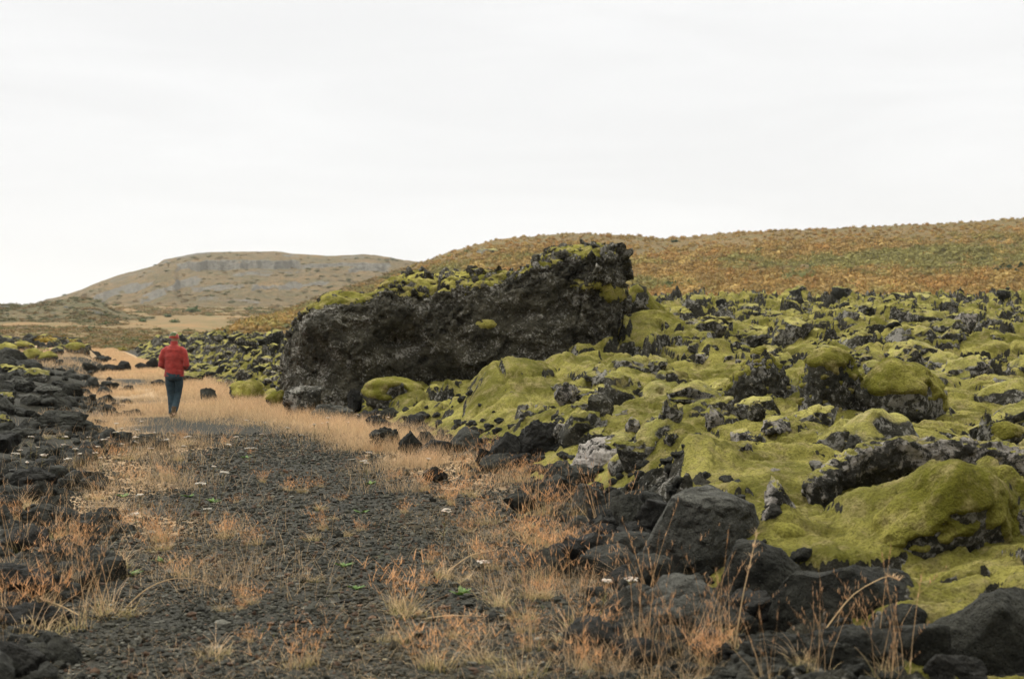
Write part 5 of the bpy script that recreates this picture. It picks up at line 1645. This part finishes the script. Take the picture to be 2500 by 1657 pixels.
    # long bent stalks lying over the cinders
    for (pts_, lab) in [([(300, 1490, 0), (350, 1420, .13), (420, 1380, .20), (480, 1368, .18), (530, 1380, .12)], 'long bent straw stalk arching over the cinders at the left'),
                        ([(200, 1505, 0), (150, 1475, .06), (95, 1462, .10)], 'pale stalk leaning left from the tuft at the left'),
                        ([(1090, 1395, 0), (1150, 1345, .12), (1210, 1330, .15)], 'thin bent stalk arching right from the tuft with lying stalks'),
                        ([(1000, 1515, 0), (1090, 1512, .03), (1180, 1530, .02)], 'straw stalk lying right from the broad pinkish tuft'),
                        ([(1000, 1510, 0), (1012, 1545, .03), (1022, 1570, .02)], 'short pale stalk hanging toward the viewer from the broad pinkish tuft'),
                        ([(1790, 1600, 0), (1815, 1480, .30), (1850, 1365, .60)], 'thick rusty grass stalk standing before the dark rocks'),
                        ([(1990, 1570, 0), (2080, 1470, .26), (2170, 1415, .36), (2200, 1412, .33)], 'thin arching stalk in front of the broad dark rock'),
                        ([(1650, 1440, 0), (1600, 1370, .12), (1560, 1310, .2)], 'bent stalk leaning left across the big grey boulder')]:
        X0, Y0, Z0 = hit(pts_[0][0], pts_[0][1])
        P = [((u - CX) / FPX * Y0 - X0, .02 * k, h) for k, (u, v, h) in enumerate(pts_)]
        f = np.linspace(0, len(P) - 1, 12); P = np.array(P); P = np.stack([np.interp(f, range(len(P)), P[:, c]) for c in range(3)], 1)
        P = np.vstack([P[:1], (P[:-2] + P[1:-1] * 2 + P[2:]) / 4, P[-1:]])
        A = Acc(); V, F, T = tube(P, np.linspace(.0042, .002, 12), 5); A.add(V, F, T, col=STRAW * .95)
        for k in range(40):
            b = P[r.integers(8, 12)] + r.normal(0, .004, 3)
            Vb, Fb, Cb = blades(b[None], np.array([r.uniform(0, 6.28)]), np.array([.7]), np.array([r.uniform(.02, .05)]), np.array([.003]), np.array([.2]), PINK[None], STRAW[None], 2)
            A.add(Vb, Fb, col=Cb)
        o = link('grass_stalk', A.mesh('grass_stalk'), M_GRASS, None, (X0, Y0, Z0)); tag(o, lab, 'stalk')


build_flowers()


# =====================================================================
#  SHRUBS ON THE SLOPES
# =====================================================================
def shrub_arrays(seed, leaves=110, leaf=.15):
    r = np.random.default_rng(seed); V, F = ico(2)
    o = r.uniform(-30, 30, 3)
    V = V[:, :] * (1 + .35 * fbm(V * 1.8 + o, 2) + .18 * fbm(V * 5 + o, 2))[:, None]
    V = V * [1, 1, .75]; V[:, 2] = np.maximum(V[:, 2], -.35)
    c = r.integers(0, len(V), leaves); p = V[c] * r.uniform(.6, 1.25, (leaves, 1))
    t = r.normal(0, leaf, (leaves, 3, 3)); T = (p[:, None] + t).reshape(-1, 3)
    VV = np.vstack([V * .72, T]); FF = np.vstack([F, len(V) + np.arange(leaves * 3).reshape(-1, 3)])
    shade = r.uniform(.9, 1.1, len(VV)); shade[len(V):] = np.repeat(r.uniform(.8, 1.25, leaves), 3)
    return VV.astype(np.float32), FF, shade


SHRUB_COLS = [np.array(c) for c in [(.290, .180, .056), (.315, .212, .068), (.250, .165, .056), (.240, .185, .056), (.195, .172, .054), (.310, .170, .050), (.145, .150, .050)]]


def hill_z(u, Y): return float(slope_h(np.array([u]), np.array([Y]))[0])


def build_shrubs():
    r = np.random.default_rng(51); A = Acc()
    pro = [shrub_arrays(900 + i) for i in range(12)]
    n = 12500
    u = r.uniform(440, 3150, n); Y = np.sqrt(r.uniform(150 ** 2, 384 ** 2, n))
    X = (u - CX) / FPX * Y; Z = slope_h(u, Y)
    ok = Z > ground_h(X, Y) - .3
    zone = fbm(np.stack([X * .012, Y * .012, 0 * X], 1), 4); zone2 = fbm(np.stack([X * .035, Y * .035, 0 * X + 8], 1), 3)
    fbm_patch = fbm(np.stack([X * .06, Y * .05, 0 * X + 33], 1), 3)
    for i in np.nonzero(ok)[0]:
        q = zone[i] * 1.25 - .22 * float(sstep(1050, 800, u[i])) + .70 * fbm_patch[i] + .25 * (300 - Y[i]) / 150 * .3 + r.normal(0, .09)
        if q < -.24: c = SHRUB_COLS[1 if r.random() < .6 else 5]
        elif q < .02: c = SHRUB_COLS[0 if r.random() < .6 else 2]
        elif q < .24: c = SHRUB_COLS[3 if r.random() < .6 else 1]
        else: c = SHRUB_COLS[4]
        if zone2[i] > .38 and r.random() < .5: c = SHRUB_COLS[6]
        s = (1 - .62 * float(sstep(320, 372, Y[i]))) * math.exp(r.uniform(math.log(.40), math.log(1.5))) * (1 + .6 * max(zone2[i], -.6)) * (.75 if u[i] < 1000 else 1)
        V, F, sh = pro[r.integers(12)]
        A.add(rotz(V * [s * 1.15, s * 1.15, s * r.uniform(.8, 1.25)], r.uniform(0, 6.28)) + [X[i], Y[i], Z[i] + .25 * s], F, col=np.clip(c * sh[:, None] * r.uniform(.8, 1.2), 0, 1))
    V, F, C = A.out()
    o = link('hillside_shrubs', mk_mesh('hillside_shrubs', V, F, True, C), M_SHRUB)
    tag(o, 'autumn birch scrub covering the hillside in rust, orange and olive', 'scrub', kind='stuff')
    # low heath on the plain at the left
    A = Acc(); n = 13000
    u = r.uniform(-600, 1000, n); Y = np.exp(r.uniform(math.log(158), math.log(680), n)); X = (u - CX) / FPX * Y
    zone = fbm(np.stack([X * .02, Y * .008, 0 * X + 4], 1), 4)
    Zg = ground_h(X, Y); Zs = slope_h(u, np.minimum(Y, 380.)); Z = np.where((Y < 380) & (u > 420), np.maximum(Zg, Zs), Zg)
    for i in range(n):
        if zone[i] + r.normal(0, .15) < -.08 or (Y[i] > 300 and u[i] < 560 and Y[i] < 470): continue
        c = [np.array((.160, .098, .034)), np.array((.130, .108, .034)), np.array((.200, .125, .046)), np.array((.095, .095, .030)), np.array((.210, .150, .075))][r.integers(5)]
        s = r.uniform(.30, .75) * (.7 + Y[i] / 500)
        V, F, sh = pro[r.integers(12)]
        A.add(rotz(V * [s * 1.4, s * 1.4, s * .62], r.uniform(0, 6.28)) + [X[i], Y[i], Z[i] + .08 * s], F, col=np.clip(c * sh[:, None], 0, 1))
    for nm, cnt, s0, s1 in (('knoll_hill', 2600, .35, 1.1), ('mesa_hill', 1700, .5, 1.7)):
        LV, LU, LT, LR = LAND[nm]
        pick = np.nonzero((LU > -500) & (LU < 1050) & (LT > .08) & (LR < .3))[0]; pick = r.choice(pick, cnt)
        zz = fbm(LV[pick] * .02, 4)
        for k, p in enumerate(pick):
            if zz[k] + r.normal(0, .2) < -.05: continue
            c = [np.array((.115, .085, .032)), np.array((.095, .088, .030)), np.array((.165, .105, .040)), np.array((.075, .078, .028))][r.integers(4)]
            s = r.uniform(s0, s1); V, F, sh = pro[r.integers(12)]
            A.add(rotz(V * [s * 1.5, s * 1.3, s * .6], r.uniform(0, 6.28)) + LV[p] + [0, 0, .1 * s], F, col=np.clip(c * sh[:, None], 0, 1))
    V, F, C = A.out()
    o = link('heath_scrub', mk_mesh('heath_scrub', V, F, True, C), M_SHRUB)
    tag(o, 'low ochre heath dotted over the plain at the left', 'scrub', kind='stuff')
    # bushes that stand out one by one
    green = np.array((.050, .070, .020)); dk = np.array((.022, .040, .016)); org = np.array((.26, .115, .016)); yel = np.array((.23, .16, .022))
    def bush(u, v, wpx, colr, lab, Y=None, hm=.7):
        if Y is None:
            Ys = np.linspace(150, 700, 1200); X = (u - CX) / FPX * Ys
            Zg = ground_h(X, Ys); Zs = np.where((Ys < 384) & (u > 420), slope_h(np.full_like(Ys, u), np.minimum(Ys, 384)), -99); Z = np.maximum(Zg, Zs)
            b = np.nonzero(EYE - (v - CY) / FPX * Ys < Z)[0]; i = b[0] if len(b) else 500
            Y = float(Ys[i]); Zz = float(Z[i])
        else: Zz = at(u, Y)[2]
        V, F, sh = shrub_arrays(int(u * 7 + v), 90, .16)
        s = wpx * Y / FPX / 2
        me = mk_mesh('bush', V * [s, s, s * hm], F, True, np.clip(colr * sh[:, None], 0, 1)); me.materials.append(M_SHRUB)
        o = link('bush', me, None, None, ((u - CX) / FPX * Y, Y, Zz + .2 * s * hm)); tag(o, lab, 'bush')
    bush(2462, 668, 66, dk, 'darkest green bush high on the hillside at the right edge')
    bush(2400, 640, 34, dk, 'small dark green bush left of the darkest bush on the hillside')
    bush(2070, 738, 44, green, 'green bush just above the lava at the foot of the hillside')
    bush(2000, 722, 36, green, 'olive green bush left of the green bush above the lava')
    bush(1990, 655, 44, green, 'green bush half way up the hillside right of the middle')
    bush(1870, 690, 40, green, 'olive bush low on the hillside left of the middle')
    bush(1640, 700, 40, green, 'olive bush on the hillside right of the huge boulder')
    bush(2300, 690, 40, green, 'olive green bush on the hillside above the skyline outcrop')
    bush(1648, 592, 26, dk, 'small dark bush on the ridge line of the hillside')
    bush(262, 792, 24, green * 1.3, 'roundest light green bush on the left plain')
    bush(222, 803, 22, dk * 1.4, 'dark green bush left of the roundest light green bush')
    bush(180, 800, 18, green, 'small green bush left of two others on the left plain')
    bush(78, 803, 13, dk, 'tiny dark bush on the plain at the far left')
    bush(18, 808, 14, dk, 'small dark bush nearest the left edge of the view')
    bush(410, 774, 22, dk * 1.3, 'dark green bush on the plain above the walker')
    bush(425, 787, 26, green * 1.2, 'mid green bush just above the walker')
    bush(470, 763, 46, green, 'long low green bush on the plain right of the walker')
    bush(348, 785, 22, green * 1.2, 'light green bush left of the walker on the plain')
    bush(680, 766, 22, dk, 'lone dark green bush on the slope beside the huge boulder')
    bush(612, 754, 20, green, 'light green bush on the slope left of the lone dark bush')
    bush(240, 768, 40, green * .9, 'grey green bush clump on a knoll at the left')
    bush(120, 850, 90, yel, 'yellow orange shrub spread over the far mossy heap', 112, .35)
    bush(170, 852, 40, yel, 'small yellow shrub right of the spread shrub on the mossy heap', 114, .4)
    bush(125, 872, 44, org, 'orange shrub low on the front of the mossy heap', 104, .4)
    bush(300, 830, 34, yel * .6 + green * .6, 'yellow green shrub where the track goes out of sight', 150, .6)
    bush(370, 893, 14, green * 1.6, 'fresh green sprig against the lava left of the walker', 88, 1.2)


build_shrubs()


# grey outcrops high on the slopes
def outcrop(u, v, wpx, hpx, Y, lab, mat, seed):
    V, F = rock_arrays(seed, 'crag', 5); w = wpx * Y / FPX / 2; h = hpx * Y / FPX / 2
    o = link('outcrop', mk_mesh('outcrop', V * [w, w * .6, h], F), mat, None, ((u - CX) / FPX * Y, Y, EYE - (v - CY) / FPX * Y)); tag(o, lab, 'outcrop')


M_OUT = rock_mat('outcrop', (0.060, 0.058, 0.050), (0.150, 0.140, 0.122), lichen=0.2, moss=0.2, lscale=.2)
outcrop(1195, 625, 90, 40, 352, 'grey outcrop sloping down the left shoulder of the hillside', M_OUT, 801)
outcrop(1270, 628, 100, 24, 356, 'low grey rock band on the hillside just above the huge boulder', M_OUT, 802)
outcrop(1385, 612, 74, 26, 366, 'small grey outcrop behind the top of the huge boulder', M_OUT, 803)

# =====================================================================
#  HAZE
# =====================================================================
def build_haze():
    x, y0, y1, z0, z1 = 2650., -2650., 2650., -6.0, 130.0
    V = [(-x, y0, z0), (x, y0, z0), (x, y1, z0), (-x, y1, z0), (-x, y0, z1), (x, y0, z1), (x, y1, z1), (-x, y1, z1)]
    F = np.array([[0, 3, 2, 1], [4, 5, 6, 7], [0, 1, 5, 4], [1, 2, 6, 5], [2, 3, 7, 6], [3, 0, 4, 7]])
    m = bpy.data.materials.new('haze'); m.use_nodes = True; t = NT(m.node_tree); t.n.clear()
    out = t.new('ShaderNodeOutputMaterial'); v = t.new('ShaderNodeVolumePrincipled')
    v.inputs['Color'].default_value = (.93, .94, .95, 1); v.inputs['Density'].default_value = HAZE_DENSITY
    v.inputs['Anisotropy'].default_value = 0.2
    t.l.new(v.outputs[0], out.inputs['Volume'])

    o = link('haze', mk_mesh('haze', V, F, False), m); tag(o, 'thin pale haze over the far hills', 'haze', kind='stuff')


HAZE_DENSITY = 0.00010
build_haze()
